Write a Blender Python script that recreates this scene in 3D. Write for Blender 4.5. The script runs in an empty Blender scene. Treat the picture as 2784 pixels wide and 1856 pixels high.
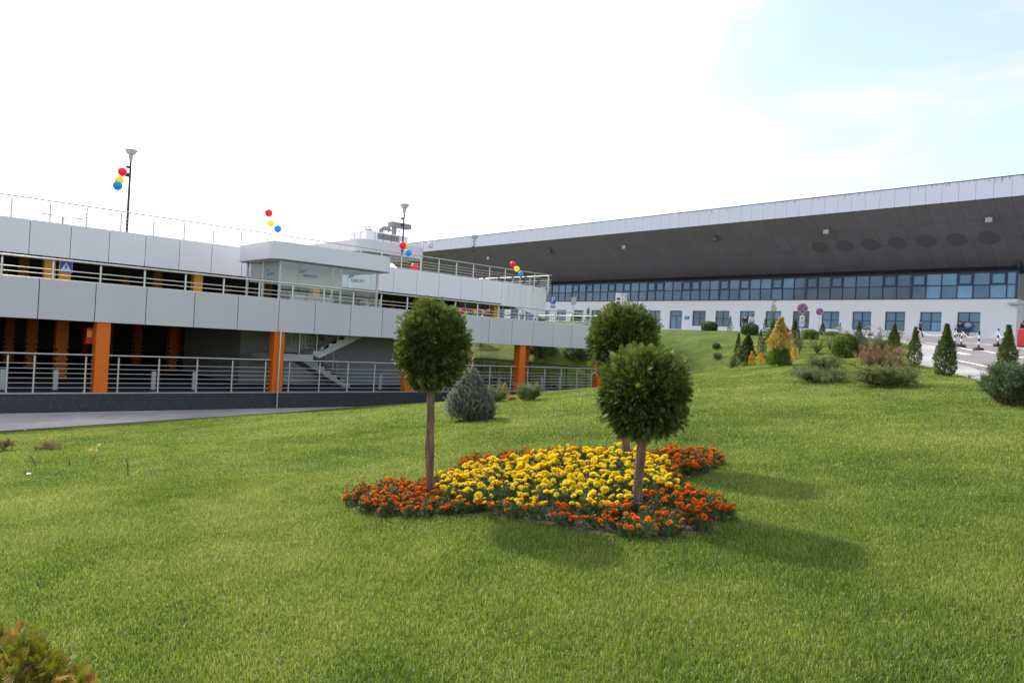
import bpy, bmesh, math, random
import numpy as np
from mathutils import Vector, Matrix
random.seed(7); RNG = np.random.default_rng(11)
S = bpy.context.scene; COL = S.collection
PI = math.pi; rad = math.radians

# ------------------------------------------------------------------ camera
# world axes: X runs along the parking garage, Y along the terminal, Z up
YAW, PITCH, ROLL, FPX = rad(47.4739), rad(0.16804), rad(3.20186), 1983.26
PW, PH = 2784, 1856
F = Vector((math.cos(YAW)*math.cos(PITCH), math.sin(YAW)*math.cos(PITCH), math.sin(PITCH)))
RT = Vector((math.sin(YAW), -math.cos(YAW), 0)); UP = RT.cross(F)
CR = RT*math.cos(ROLL) + UP*math.sin(ROLL); CU = UP*math.cos(ROLL) - RT*math.sin(ROLL)
EYE = Vector((0, 0, 1.65))
cam = bpy.data.cameras.new('camera'); camo = bpy.data.objects.new('camera', cam); COL.objects.link(camo)
m = Matrix((CR, CU, -F)).transposed().to_4x4(); m.translation = EYE; camo.matrix_world = m
cam.sensor_width = 36; cam.lens = FPX/PW*36; cam.clip_start = 0.05; cam.clip_end = 3000
S.camera = camo
S.cycles.transparent_max_bounces = 32; S.cycles.max_bounces = 10

def ray(x, y): return F + CR*((x-PW/2)/FPX) - CU*((y-PH/2)/FPX)
def at(x, y, d): return EYE + ray(x, y)*d
def hit(x, y, ax, v):
    d = ray(x, y); return EYE + d*((v-EYE[ax])/d[ax])
def depth(p): return (Vector(p)-EYE).dot(F)
def za(x, y): return 2100+x/2.306, 440+y/2.306     # enlargements of the photograph used for measuring
def zb(x, y): return 1980+x/6.817, 850+y/6.817
def zc(x, y): return 2230+x/4.245, 850+y/4.245
def zd(x, y): return 1600+x/3.92, 700+y/3.92
def ze(x, y): return 1050+x/3.135, 600+y/3.135
def zf(x, y): return 600+x/2.41, 500+y/2.41
def zg(x, y): return x*1.1837, y*1.1837

# ------------------------------------------------------------------ terrain
CP = np.array([(0,0,0),(4.4,5.9,.06),(5.3,4,.23),(7,5.5,.3),(-6,0,-.5),(0,-8,.35),(10,-8,1.1),(20,-5,1.75),(8.6,10.4,.17),
 (16.9,7.6,1.15),(21.2,6.4,1.42),(26.7,6.7,1.74),(28.4,14.7,1.32),(23.3,5.8,1.5),(40,8,2.5),(55,10,3.35),(70,14,4.15),(87,20,4.82),(87,45,4.82),(87,80,4.82),(87,110,4.82),
 (70,40,4.3),(70,80,4.3),(60,30,3.85),(56,36,3.65),(54,31,3.55),(31.1,20.3,.63),(34.6,21.2,.83),(40.3,22.8,1.18),(45.7,20.5,2.3),(50,22,2.85),
 (24.8,25,-.74),(29.1,25,-.6),(18.8,24.9,-1.02),(8.6,22.4,-1.08),(2.9,20.8,-1.1),(-8,17.8,-1.15),(-20,14,-1.3),(-20,-10,-1.2),(40,-15,2.9),(80,0,4.8)], float)
def _U(r2): return np.where(r2 > 1e-12, r2*np.log(np.maximum(r2, 1e-12)), 0)
_n = len(CP); _d2 = ((CP[:,None,:2]-CP[None,:,:2])**2).sum(2)
_P = np.c_[np.ones(_n), CP[:,:2]]; _A = np.zeros((_n+3, _n+3)); _A[:_n,:_n] = _U(_d2)+np.eye(_n)*6.0; _A[:_n,_n:] = _P; _A[_n:,:_n] = _P.T
_W = np.linalg.solve(_A, np.r_[CP[:,2], 0, 0, 0])
def near_h(X, Y):
    X = np.clip(X, -20, 87); Y = np.clip(Y, -14, 110); o = np.zeros_like(X)+_W[_n]+_W[_n+1]*X+_W[_n+2]*Y
    for i in range(_n): o = o+_W[i]*_U((X-CP[i,0])**2+(Y-CP[i,1])**2)
    return o
TOE = [(29.9,110),(29.9,29.5),(33,27.5),(40,26.6),(47,27),(52,28.5),(60,31),(90,40)]
CRX = [29.0,31,34.6,40,46,52,60,87]; CRY = [25.0,21.8,21.4,22.9,24.2,27,34,60]
def sstep(t): t = np.clip(t, 0, 1); return t*t*(3-2*t)
def far_h(X, Y):
    # distance beyond the toe of the far bank
    dist = np.full_like(X, 1e9)
    for (ax, ay), (bx, by) in zip(TOE[:-1], TOE[1:]):
        dx, dy = bx-ax, by-ay; t = np.clip(((X-ax)*dx+(Y-ay)*dy)/(dx*dx+dy*dy), 0, 1)
        dist = np.minimum(dist, np.hypot(X-ax-t*dx, Y-ay-t*dy))
    yl = np.interp(X, [29.9,33,40,47,52,60,90], [29.5,27.5,26.6,27,28.5,31,40])
    dist = np.where((X > 29.9) & (Y > yl), dist, 0)
    top = 3.62+np.clip(X-52, 0, 40)*.034
    return -.54+(top+.54)*sstep(dist/12.5)**.85
def pave_edge(X): return 20.95+(X-2.86)*.288
def hgt(X, Y):
    X = np.asarray(X, float); Y = np.asarray(Y, float)
    N = near_h(X, Y)
    d1 = np.where(X > 29, Y-np.interp(X, CRX, CRY), -1)
    Fh = far_h(X, Y)
    fade = 1-sstep((X-43)/9)
    drop = np.maximum(N-.42*fade*np.maximum(d1, 0)**1.15, Fh); drop = drop*fade+np.maximum(N, Fh)*(1-fade)
    h = np.where(d1 > 0, drop, N)
    h = h + np.where(d1 > 0, 0, .03*np.sin(X*.9+.5*Y)*np.sin(Y*.7-X*.3))
    e = pave_edge(X)-Y                       # lawn rolls down to the paved path
    h = np.where((X < 19), h-.16*sstep(1-np.clip(e, 0, .9)/.9), h)
    return h
ROADEDGE = [zc(2352,985), zc(1900,800), zc(1690,735), zc(1520,700), zc(1340,640), zc(1150,600), zc(1000,555)]
def G(x, y, lo=2.5, hi=130):
    d = ray(x, y); ts = np.arange(lo, hi, .04)
    X = EYE.x+d.x*ts; Y = EYE.y+d.y*ts; Z = EYE.z+d.z*ts
    k = np.nonzero(Z < hgt(X, Y))[0]
    t = ts[k[0]] if len(k) else hi
    return EYE+d*float(t)
def gz(x, y): return float(hgt(np.array([x]), np.array([y]))[0])

# ------------------------------------------------------------------ object helpers
def tag(o, label=None, cat=None, group=None, kind=None):
    for k, v in (('label', label), ('category', cat), ('group', group), ('kind', kind)):
        if v: o[k] = v
    return o
def empty(name, loc=(0,0,0), rz=0, label=None, cat=None, group=None):
    o = bpy.data.objects.new(name, None); COL.objects.link(o); o.location = loc; o.rotation_euler = (0,0,rz)
    o.empty_display_size = .2
    return tag(o, label, cat, group)
def link(name, me, mat=None, parent=None):
    if mat is not None:
        for mm in (mat if isinstance(mat, (list, tuple)) else [mat]): me.materials.append(mm)
    o = bpy.data.objects.new(name, me); COL.objects.link(o)
    if parent is not None: o.parent = parent
    return o
def npmesh(name, V, faces, attr=None, smooth=False, mats=None):
    """V (n,3); faces: list of (k,m) index arrays; attr: per-vertex float 'tint'"""
    me = bpy.data.meshes.new(name); V = np.ascontiguousarray(V, np.float32)
    me.vertices.add(len(V)); me.vertices.foreach_set('co', V.ravel())
    faces = [np.asarray(f, np.int32) for f in faces if len(f)]
    li = np.concatenate([f.ravel() for f in faces]); tot = np.concatenate([np.full(len(f), f.shape[1], np.int32) for f in faces])
    st = np.concatenate([[0], np.cumsum(tot)[:-1]]).astype(np.int32)
    me.loops.add(len(li)); me.loops.foreach_set('vertex_index', li)
    me.polygons.add(len(tot)); me.polygons.foreach_set('loop_start', st); me.polygons.foreach_set('loop_total', tot)
    if smooth: me.polygons.foreach_set('use_smooth', np.ones(len(tot), bool))
    me.update(calc_edges=True)
    if attr is not None:
        a = me.attributes.new('tint', 'FLOAT', 'POINT'); a.data.foreach_set('value', np.ascontiguousarray(attr, np.float32))
    return me
class MB:
    """collects boxes, tubes, lathes and polygons into one mesh"""
    def __init__(s): s.v = []; s.f = []; s.mi = []; s.sm = []
    def add(s, vs, fs, mi=0, sm=False):
        b = len(s.v); s.v += [tuple(v) for v in vs]; s.f += [tuple(b+i for i in f) for f in fs]; s.mi += [mi]*len(fs); s.sm += [sm]*len(fs); return s
    def box(s, x0, x1, y0, y1, z0, z1, mi=0):
        vs = [(x,y,z) for x in (x0,x1) for y in (y0,y1) for z in (z0,z1)]
        return s.add(vs, [(0,1,3,2),(4,6,7,5),(0,4,5,1),(2,3,7,6),(0,2,6,4),(1,5,7,3)], mi)
    def bbox(s, x0, x1, y0, y1, z0, z1, b=.01, mi=0):
        bm = bmesh.new(); bmesh.ops.create_cube(bm, size=1)
        for v in bm.verts: v.co = ((x0+x1)/2+v.co.x*(x1-x0), (y0+y1)/2+v.co.y*(y1-y0), (z0+z1)/2+v.co.z*(z1-z0))
        bmesh.ops.bevel(bm, geom=bm.edges[:], offset=b, segments=2, affect='EDGES', profile=.5)
        bm.verts.index_update(); s.add([v.co[:] for v in bm.verts], [[v.index for v in f.verts] for f in bm.faces], mi); bm.free(); return s
    def tube(s, pts, r, n=8, mi=0, caps=True, sm=True):
        pts = [Vector(p) for p in pts]; rs = r if isinstance(r, (list, tuple)) else [r]*len(pts); vs = []; fs = []
        pu = None
        for i, p in enumerate(pts):
            t = (pts[min(i+1, len(pts)-1)]-pts[max(i-1, 0)])
            t = t.normalized() if t.length > 1e-9 else Vector((0,0,1))
            if pu is None: u = t.orthogonal().normalized()
            else:
                u = (pu-t*pu.dot(t)); u = u.normalized() if u.length > 1e-6 else t.orthogonal().normalized()
            pu = u; w = t.cross(u)
            vs += [p+(u*math.cos(2*PI*k/n)+w*math.sin(2*PI*k/n))*rs[i] for k in range(n)]
        for i in range(len(pts)-1):
            for k in range(n): fs.append((i*n+k, i*n+(k+1)%n, (i+1)*n+(k+1)%n, (i+1)*n+k))
        s.add(vs, fs, mi, sm)
        if caps:
            s.add(vs[:n], [tuple(range(n))[::-1]], mi); s.add(vs[-n:], [tuple(range(n))], mi)
        return s
    def lathe(s, prof, c=(0,0,0), n=16, mi=0, sm=True):
        vs = []; fs = []
        for r, z in prof: vs += [(c[0]+r*math.cos(2*PI*k/n), c[1]+r*math.sin(2*PI*k/n), c[2]+z) for k in range(n)]
        for i in range(len(prof)-1):
            for k in range(n): fs.append((i*n+k, i*n+(k+1)%n, (i+1)*n+(k+1)%n, (i+1)*n+k))
        return s.add(vs, fs, mi, sm)
    def prism(s, poly, z0, z1, mi=0):
        n = len(poly); vs = [(p[0],p[1],z0) for p in poly]+[(p[0],p[1],z1) for p in poly]
        return s.add(vs, [tuple(range(n))[::-1], tuple(range(n,2*n))]+[(i,(i+1)%n,n+(i+1)%n,n+i) for i in range(n)], mi)
    def sphere(s, c, r, n=12, mi=0, sq=(1,1,1)):
        k = n//2+1; pr = [(math.sin(PI*i/k)*r, -math.cos(PI*i/k)*r) for i in range(k+1)]
        b = MB(); b.lathe(pr, (0,0,0), n); return s.add([(c[0]+v[0]*sq[0], c[1]+v[1]*sq[1], c[2]+v[2]*sq[2]) for v in b.v], b.f, mi, True)
    def xf(s, M):
        s.v = [tuple(M @ Vector(v)) for v in s.v]; return s
    def mesh(s, name):
        me = bpy.data.meshes.new(name); me.from_pydata(s.v, [], s.f); me.update()
        me.polygons.foreach_set('material_index', s.mi); me.polygons.foreach_set('use_smooth', s.sm); return me
    def build(s, name, mat, parent=None): return link(name, s.mesh(name), mat, parent)
def copy_tree(o, parent=None):
    c = o.copy(); COL.objects.link(c); c.parent = parent
    for ch in KIDS.get(o.name, [q for q in bpy.data.objects if q.parent == o]): copy_tree(ch, c)
    return c
KIDS = {}

# ------------------------------------------------------------------ materials
def mat(name, col, rough=.6, spec=.5, metal=0, noise=None, bump=None, trans=0, alpha=None):
    """noise=(scale, amount[, stretch]) varies the colour; bump=(scale, strength)"""
    mt = bpy.data.materials.new(name); mt.use_nodes = True; nt = mt.node_tree; nd = nt.nodes; lk = nt.links
    p = nd['Principled BSDF']; p.inputs['Base Color'].default_value = (*col, 1); p.inputs['Roughness'].default_value = rough
    p.inputs['Specular IOR Level'].default_value = spec; p.inputs['Metallic'].default_value = metal
    if noise or bump:
        tc = nd.new('ShaderNodeTexCoord')
    if noise:
        nz = nd.new('ShaderNodeTexNoise'); nz.inputs['Scale'].default_value = noise[0]; nz.inputs['Detail'].default_value = 6
        src = tc.outputs['Object']
        if len(noise) > 2:
            mp = nd.new('ShaderNodeMapping'); mp.inputs['Scale'].default_value = noise[2]; lk.new(src, mp.inputs[0]); src = mp.outputs[0]
        lk.new(src, nz.inputs['Vector'])
        mr = nd.new('ShaderNodeMapRange'); mr.inputs[1].default_value = .25; mr.inputs[2].default_value = .75
        mr.inputs[3].default_value = 1-noise[1]; mr.inputs[4].default_value = 1+noise[1]; lk.new(nz.outputs[0], mr.inputs[0])
        mx = nd.new('ShaderNodeVectorMath'); mx.operation = 'SCALE'; mx.inputs[0].default_value = col; lk.new(mr.outputs[0], mx.inputs['Scale'])
        lk.new(mx.outputs[0], p.inputs['Base Color'])
    if bump:
        nb = nd.new('ShaderNodeTexNoise'); nb.inputs['Scale'].default_value = bump[0]; nb.inputs['Detail'].default_value = 8; lk.new(tc.outputs['Object'], nb.inputs['Vector'])
        bp = nd.new('ShaderNodeBump'); bp.inputs['Strength'].default_value = bump[1]; bp.inputs['Distance'].default_value = .02
        lk.new(nb.outputs[0], bp.inputs['Height']); lk.new(bp.outputs[0], p.inputs['Normal'])
    if alpha is not None: p.inputs['Alpha'].default_value = alpha
    return mt
def panelmat(name, col, rough, metal=0, var=.035, streak=.035):
    mt = mat(name, col, rough, .4, metal); nt = mt.node_tree; nd = nt.nodes; lk = nt.links; p = nd['Principled BSDF']; g = nd.new('ShaderNodeNewGeometry')
    mp_ = nd.new('ShaderNodeMapping'); mp_.inputs['Scale'].default_value = (1.1,1.1,.25); lk.new(g.outputs['Position'], mp_.inputs[0])
    nz = nd.new('ShaderNodeTexNoise'); nz.inputs['Scale'].default_value = 1.3; nz.inputs['Detail'].default_value = 5; lk.new(mp_.outputs[0], nz.inputs['Vector'])
    a = nd.new('ShaderNodeMapRange'); a.inputs[1].default_value = .35; a.inputs[2].default_value = .75; a.inputs[3].default_value = 1+streak*.3; a.inputs[4].default_value = 1-streak; lk.new(nz.outputs[0], a.inputs[0])
    b = nd.new('ShaderNodeMapRange'); b.inputs[3].default_value = 1-var; b.inputs[4].default_value = 1+var; lk.new(g.outputs['Random Per Island'], b.inputs[0])
    m_ = nd.new('ShaderNodeMath'); m_.operation = 'MULTIPLY'; lk.new(a.outputs[0], m_.inputs[0]); lk.new(b.outputs[0], m_.inputs[1])
    v = nd.new('ShaderNodeVectorMath'); v.operation = 'SCALE'; v.inputs[0].default_value = col; lk.new(m_.outputs[0], v.inputs['Scale']); lk.new(v.outputs[0], p.inputs['Base Color']); return mt
def ramp(nt, fac, stops):
    r = nt.nodes.new('ShaderNodeValToRGB'); el = r.color_ramp.elements
    while len(el) < len(stops): el.new(.5)
    for e, (p, c) in zip(el, stops): e.position = p; e.color = (*c, 1)
    nt.links.new(fac, r.inputs[0]); return r.outputs[0]
def leafmat(name, stops, transl=.35, rough=.55, spec=.3, patch=None, tcol=None):
    """foliage: colour from the per-leaf 'tint' attribute, part of the light passes through the leaf"""
    mt = bpy.data.materials.new(name); mt.use_nodes = True; nt = mt.node_tree; nd = nt.nodes; lk = nt.links; p = nd['Principled BSDF']
    at_ = nd.new('ShaderNodeAttribute'); at_.attribute_name = 'tint'; fac = at_.outputs['Fac']
    if patch:
        tc = nd.new('ShaderNodeNewGeometry'); acc = None
        for sc, am in patch:
            nz = nd.new('ShaderNodeTexNoise'); nz.inputs['Scale'].default_value = sc; nz.inputs['Detail'].default_value = 3; lk.new(tc.outputs['Position'], nz.inputs['Vector'])
            ma = nd.new('ShaderNodeMath'); ma.operation = 'MULTIPLY_ADD'; ma.inputs[1].default_value = am; lk.new(nz.outputs[0], ma.inputs[0]); ma.inputs[2].default_value = -am/2
            ad = nd.new('ShaderNodeMath'); ad.operation = 'ADD'; lk.new(fac, ad.inputs[0]); lk.new(ma.outputs[0], ad.inputs[1]); fac = ad.outputs[0]
    c = ramp(nt, fac, stops); lk.new(c, p.inputs['Base Color']); p.inputs['Roughness'].default_value = rough; p.inputs['Specular IOR Level'].default_value = spec
    if transl:
        tr = nd.new('ShaderNodeBsdfTranslucent'); hs = nd.new('ShaderNodeHueSaturation'); hs.inputs['Saturation'].default_value = 1.1; hs.inputs['Value'].default_value = 1.35
        hs.inputs['Hue'].default_value = .495
        lk.new(c, hs.inputs['Color']); lk.new(hs.outputs[0], tr.inputs[0])
        mx = nd.new('ShaderNodeMixShader'); mx.inputs[0].default_value = transl; lk.new(p.outputs[0], mx.inputs[1]); lk.new(tr.outputs[0], mx.inputs[2])
        lk.new(mx.outputs[0], nd['Material Output'].inputs[0])
    return mt
M = {}
M['panel'] = panelmat('grey_cladding', (.60,.575,.595), .5)
M['panel_up'] = panelmat('pale_cladding', (.86,.83,.835), .5)
M['silver'] = panelmat('silver_cladding', (.74,.72,.74), .42, .1)
M['joint'] = mat('joint', (.06,.06,.065), .8)
M['granite'] = None
M['coping'] = mat('steel_coping', (.5,.5,.5), .4, .5, .6)
M['steel'] = mat('brushed_steel', (.56,.55,.51), .34, .5, .85, (3,.08))
M['conc'] = mat('concrete', (.30,.30,.295), .85, .3, 0, (.8,.14), (30,.2))
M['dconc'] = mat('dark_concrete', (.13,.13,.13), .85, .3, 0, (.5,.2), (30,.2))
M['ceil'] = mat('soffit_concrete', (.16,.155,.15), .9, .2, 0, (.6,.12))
M['inwall'] = mat('painted_wall', (.33,.33,.34), .8, .3, 0, (.4,.07))
M['stairc'] = mat('pale_stair_concrete', (.55,.55,.54), .8, .3, 0, (1.2,.07))
M['orange'] = mat('orange_paint', (.74,.155,.012), .55, .25, 0, (1.2,.08))
M['yellowp'] = mat('yellow_paint', (.72,.33,.02), .5, .4, 0, (1.2,.08))
M['black'] = mat('black', (.018,.018,.02), .6)
M['rubber'] = mat('rubber', (.03,.03,.03), .8, .3, 0, (6,.3))
M['white'] = mat('white_paint', (.78,.78,.78), .5, .4, 0, (2,.04))
M['wwall'] = mat('white_render', (.93,.91,.93), .85, .2, 0, (.15,.035), (60,.12))
M['fascia'] = None
M['navy'] = mat('navy_frame', (.028,.042,.11), .45, .5)
M['dnavy'] = mat('dark_roof_sheet', (.02,.024,.035), .5, .5, 0, (.6,.2))
M['red'] = mat('red_paint', (.45,.015,.03), .4)
M['road_white'] = mat('road_paint', (.72,.72,.70), .7, .3, 0, (3,.1))
M['blue_sign'] = mat('sign_blue', (.02,.07,.36), .35)
M['red_sign'] = mat('sign_red', (.5,.02,.03), .35)
M['white_sign'] = mat('sign_white', (.8,.8,.8), .4)
M['alu'] = mat('sign_back', (.42,.45,.46), .5, .5, .5)
M['galv'] = mat('galvanised', (.5,.5,.5), .45, .5, .5)
M['dpole'] = mat('dark_pole', (.04,.045,.05), .5)
M['soil'] = mat('soil', (.13,.098,.072), .95, .1, 0, (7,.4), (40,1))
M['bark'] = mat('bark', (.205,.135,.095), .9, .2, 0, (20,.6,(1,1,.16)), (50,1))
M['bark2'] = mat('brown_twig', (.15,.10,.065), .9, .2, 0, (10,.3))
M['skin'] = mat('skin', (.55,.33,.24), .6)
M['hair'] = mat('dark_hair', (.02,.015,.012), .6)
M['hair2'] = mat('auburn_hair', (.14,.05,.025), .6)
M['jeans'] = mat('jeans', (.03,.045,.09), .8)
M['navyj'] = mat('navy_jacket', (.02,.03,.07), .8)
M['greyj'] = mat('grey_jacket', (.11,.105,.11), .85)
M['blackj'] = mat('black_coat', (.015,.014,.016), .8)
M['shirt'] = mat('pale_shirt', (.45,.46,.58), .8)
M['lshirt'] = mat('light_blue_shirt', (.55,.62,.72), .8)
M['lampglass'] = mat('lamp_shade', (.55,.6,.63), .3)
def glassmat(name, tintc, refl):
    mt = bpy.data.materials.new(name); mt.use_nodes = True; nt = mt.node_tree; nd = nt.nodes; lk = nt.links
    tr = nd.new('ShaderNodeBsdfTransparent'); tr.inputs[0].default_value = (*tintc, 1); gl = nd.new('ShaderNodeBsdfGlossy'); gl.inputs['Roughness'].default_value = .01
    lw = nd.new('ShaderNodeLayerWeight'); pw = nd.new('ShaderNodeMath'); pw.operation = 'POWER'; pw.inputs[1].default_value = 4.5; lk.new(lw.outputs['Facing'], pw.inputs[0]); ad = nd.new('ShaderNodeMath'); ad.operation = 'MULTIPLY_ADD'; ad.inputs[1].default_value = .6; ad.inputs[2].default_value = .04+refl; lk.new(pw.outputs[0], ad.inputs[0])
    mx = nd.new('ShaderNodeMixShader'); lk.new(ad.outputs[0], mx.inputs[0]); lk.new(tr.outputs[0], mx.inputs[1]); lk.new(gl.outputs[0], mx.inputs[2]); lk.new(mx.outputs[0], nd['Material Output'].inputs[0])
    return mt
M['glass'] = glassmat('clear_glass', (.92,.96,.95), .01)
def winmat():
    mt = bpy.data.materials.new('tinted_window'); mt.use_nodes = True; nt = mt.node_tree; nd = nt.nodes; lk = nt.links; p = nd['Principled BSDF']
    a = nd.new('ShaderNodeAttribute'); a.attribute_name = 'tint'
    # what stands behind each pane: dark room, blinds, pale curtains
    c = ramp(nt, a.outputs['Fac'], [(0,(.020,.045,.075)),(.35,(.045,.115,.20)),(.7,(.085,.22,.36)),(1,(.14,.34,.54))])
    g = nd.new('ShaderNodeNewGeometry'); nz = nd.new('ShaderNodeTexNoise'); nz.inputs['Scale'].default_value = .35; lk.new(g.outputs['Position'], nz.inputs['Vector'])
    wv = nd.new('ShaderNodeTexWave'); wv.bands_direction = 'Y'; wv.inputs['Scale'].default_value = 2.3; wv.inputs['Distortion'].default_value = 2; lk.new(g.outputs['Position'], wv.inputs['Vector'])
    mr = nd.new('ShaderNodeMapRange'); lk.new(wv.outputs['Fac'], mr.inputs[0]); mr.inputs[3].default_value = .86; mr.inputs[4].default_value = 1.1
    m2 = nd.new('ShaderNodeMath'); m2.operation = 'MULTIPLY'; mr2 = nd.new('ShaderNodeMapRange'); lk.new(nz.outputs[0], mr2.inputs[0]); mr2.inputs[1].default_value=.3; mr2.inputs[2].default_value=.7; mr2.inputs[3].default_value = .7; mr2.inputs[4].default_value = 1.25
    lk.new(mr.outputs[0], m2.inputs[0]); lk.new(mr2.outputs[0], m2.inputs[1])
    v = nd.new('ShaderNodeVectorMath'); v.operation = 'SCALE'; lk.new(c, v.inputs[0]); lk.new(m2.outputs[0], v.inputs['Scale'])
    lk.new(v.outputs[0], p.inputs['Base Color']); p.inputs['Roughness'].default_value = .06; p.inputs['Specular IOR Level'].default_value = .7
    return mt
M['window'] = winmat()
def granite():
    mt = mat('dark_granite', (.03,.032,.036), .45, .5); nt = mt.node_tree; nd = nt.nodes; lk = nt.links; p = nd['Principled BSDF']; tc = nd.new('ShaderNodeTexCoord')
    v = nd.new('ShaderNodeTexNoise'); v.inputs['Scale'].default_value = 9; v.inputs['Detail'].default_value = 7; v.inputs['Roughness'].default_value = .75; lk.new(tc.outputs['Object'], v.inputs['Vector'])
    lk.new(ramp(nt, v.outputs[0], [(.35,(.022,.024,.028)),(.58,(.04,.043,.048)),(.70,(.09,.095,.105)),(.8,(.2,.2,.22))]), p.inputs['Base Color']); return mt
M['granite'] = granite()
def fasciamat():
    mt = mat('streaked_fascia', (.6,.66,.70), .55, .4); nt = mt.node_tree; nd = nt.nodes; lk = nt.links; p = nd['Principled BSDF']; g = nd.new('ShaderNodeNewGeometry')
    mp = nd.new('ShaderNodeMapping'); mp.inputs['Scale'].default_value = (1,3.0,.5); lk.new(g.outputs['Position'], mp.inputs[0])
    nz = nd.new('ShaderNodeTexNoise'); nz.inputs['Scale'].default_value = 1.6; nz.inputs['Detail'].default_value = 6; nz.inputs['Roughness'].default_value = .7; lk.new(mp.outputs[0], nz.inputs['Vector'])
    sx = nd.new('ShaderNodeSeparateXYZ'); lk.new(g.outputs['Position'], sx.inputs[0])
    mr = nd.new('ShaderNodeMapRange'); lk.new(sx.outputs[2], mr.inputs[0]); mr.inputs[1].default_value = 18.9; mr.inputs[2].default_value = 20.0; mr.inputs[3].default_value = 0; mr.inputs[4].default_value = .16
    ad = nd.new('ShaderNodeMath'); ad.operation = 'ADD'; lk.new(nz.outputs[0], ad.inputs[0]); lk.new(mr.outputs[0], ad.inputs[1])
    lk.new(ramp(nt, ad.outputs[0], [(.0,(.75,.75,.88)),(.66,(.77,.775,.91)),(.72,(.36,.39,.41)),(.80,(.24,.25,.26))]), p.inputs['Base Color']); return mt
M['fascia'] = fasciamat()
M['soffit'] = panelmat('brown_soffit_panel', (.215,.20,.225), .5, 0, .06, .08)
M['opening'] = mat('dark_opening', (.145,.135,.148), .8)
M['seam'] = mat('soffit_seam', (.09,.08,.085), .8)
def roadmat(name, c1, c2, sc, bump):
    mt = mat(name, c1, .9, .25, 0, None, (90,bump)); nt = mt.node_tree; nd = nt.nodes; lk = nt.links; p = nd['Principled BSDF']; g = nd.new('ShaderNodeNewGeometry')
    nz = nd.new('ShaderNodeTexNoise'); nz.inputs['Scale'].default_value = sc; nz.inputs['Detail'].default_value = 7; nz.inputs['Roughness'].default_value = .65; lk.new(g.outputs['Position'], nz.inputs['Vector'])
    lk.new(ramp(nt, nz.outputs[0], [(.3,c1),(.7,c2)]), p.inputs['Base Color']); return mt
M['asphalt'] = roadmat('asphalt', (.18,.163,.16), (.24,.22,.216), .35, .3)
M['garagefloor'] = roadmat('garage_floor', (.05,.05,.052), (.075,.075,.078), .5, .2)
def pavermat(name, c1, c2, bw, bh):
    mt = mat(name, c1, .85, .3); nt = mt.node_tree; nd = nt.nodes; lk = nt.links; p = nd['Principled BSDF']; g = nd.new('ShaderNodeNewGeometry')
    br = nd.new('ShaderNodeTexBrick'); br.inputs['Scale'].default_value = 1; br.inputs['Brick Width'].default_value = bw; br.inputs['Row Height'].default_value = bh; br.inputs['Mortar Size'].default_value = .006
    br.inputs['Color1'].default_value = (*c1,1); br.inputs['Color2'].default_value = (*c2,1); br.inputs['Mortar'].default_value = (c1[0]*.5,c1[1]*.5,c1[2]*.5,1); lk.new(g.outputs['Position'], br.inputs['Vector'])
    nz = nd.new('ShaderNodeTexNoise'); nz.inputs['Scale'].default_value = .45; nz.inputs['Detail'].default_value = 6; lk.new(g.outputs['Position'], nz.inputs['Vector'])
    mr = nd.new('ShaderNodeMapRange'); mr.inputs[1].default_value=.3; mr.inputs[2].default_value=.7; mr.inputs[3].default_value=.75; mr.inputs[4].default_value=1.2; lk.new(nz.outputs[0], mr.inputs[0])
    v = nd.new('ShaderNodeVectorMath'); v.operation='SCALE'; lk.new(br.outputs[0], v.inputs[0]); lk.new(mr.outputs[0], v.inputs['Scale']); lk.new(v.outputs[0], p.inputs['Base Color']); return mt
M['paver'] = pavermat('path_paver', (.50,.45,.42), (.60,.54,.51), .2, .1)
M['paver2'] = pavermat('kerb_paver', (.36,.36,.35), (.42,.42,.41), .2, .1)
def hazard():
    mt = mat('hazard_marking', (.02,.02,.02), .6); nt = mt.node_tree; nd = nt.nodes; lk = nt.links; p = nd['Principled BSDF']; g = nd.new('ShaderNodeNewGeometry'); sx = nd.new('ShaderNodeSeparateXYZ'); lk.new(g.outputs['Position'], sx.inputs[0])
    d = nd.new('ShaderNodeMath'); d.operation='MULTIPLY'; d.inputs[1].default_value = 1/.22; lk.new(sx.outputs[2], d.inputs[0]); f = nd.new('ShaderNodeMath'); f.operation='FRACT'; lk.new(d.outputs[0], f.inputs[0])
    gt = nd.new('ShaderNodeMath'); gt.operation='GREATER_THAN'; gt.inputs[1].default_value=.62; lk.new(f.outputs[0], gt.inputs[0])
    lk.new(ramp(nt, gt.outputs[0], [(0,(.02,.018,.015)),(1,(.75,.38,.01))]), p.inputs['Base Color']); return mt
M['hazard'] = hazard()
def wheelstop():
    mt = mat('wheel_stop', (.02,.02,.02), .7); nt = mt.node_tree; nd = nt.nodes; lk = nt.links; p = nd['Principled BSDF']; g = nd.new('ShaderNodeTexCoord'); sx = nd.new('ShaderNodeSeparateXYZ'); lk.new(g.outputs['Object'], sx.inputs[0])
    d = nd.new('ShaderNodeMath'); d.operation='MULTIPLY'; d.inputs[1].default_value = 1/.4; lk.new(sx.outputs[1], d.inputs[0]); f = nd.new('ShaderNodeMath'); f.operation='FRACT'; lk.new(d.outputs[0], f.inputs[0])
    gt = nd.new('ShaderNodeMath'); gt.operation='GREATER_THAN'; gt.inputs[1].default_value=.625; lk.new(f.outputs[0], gt.inputs[0])
    lk.new(ramp(nt, gt.outputs[0], [(0,(.02,.018,.015)),(1,(.5,.24,.02))]), p.inputs['Base Color']); return mt
M['wstop'] = wheelstop()

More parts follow.
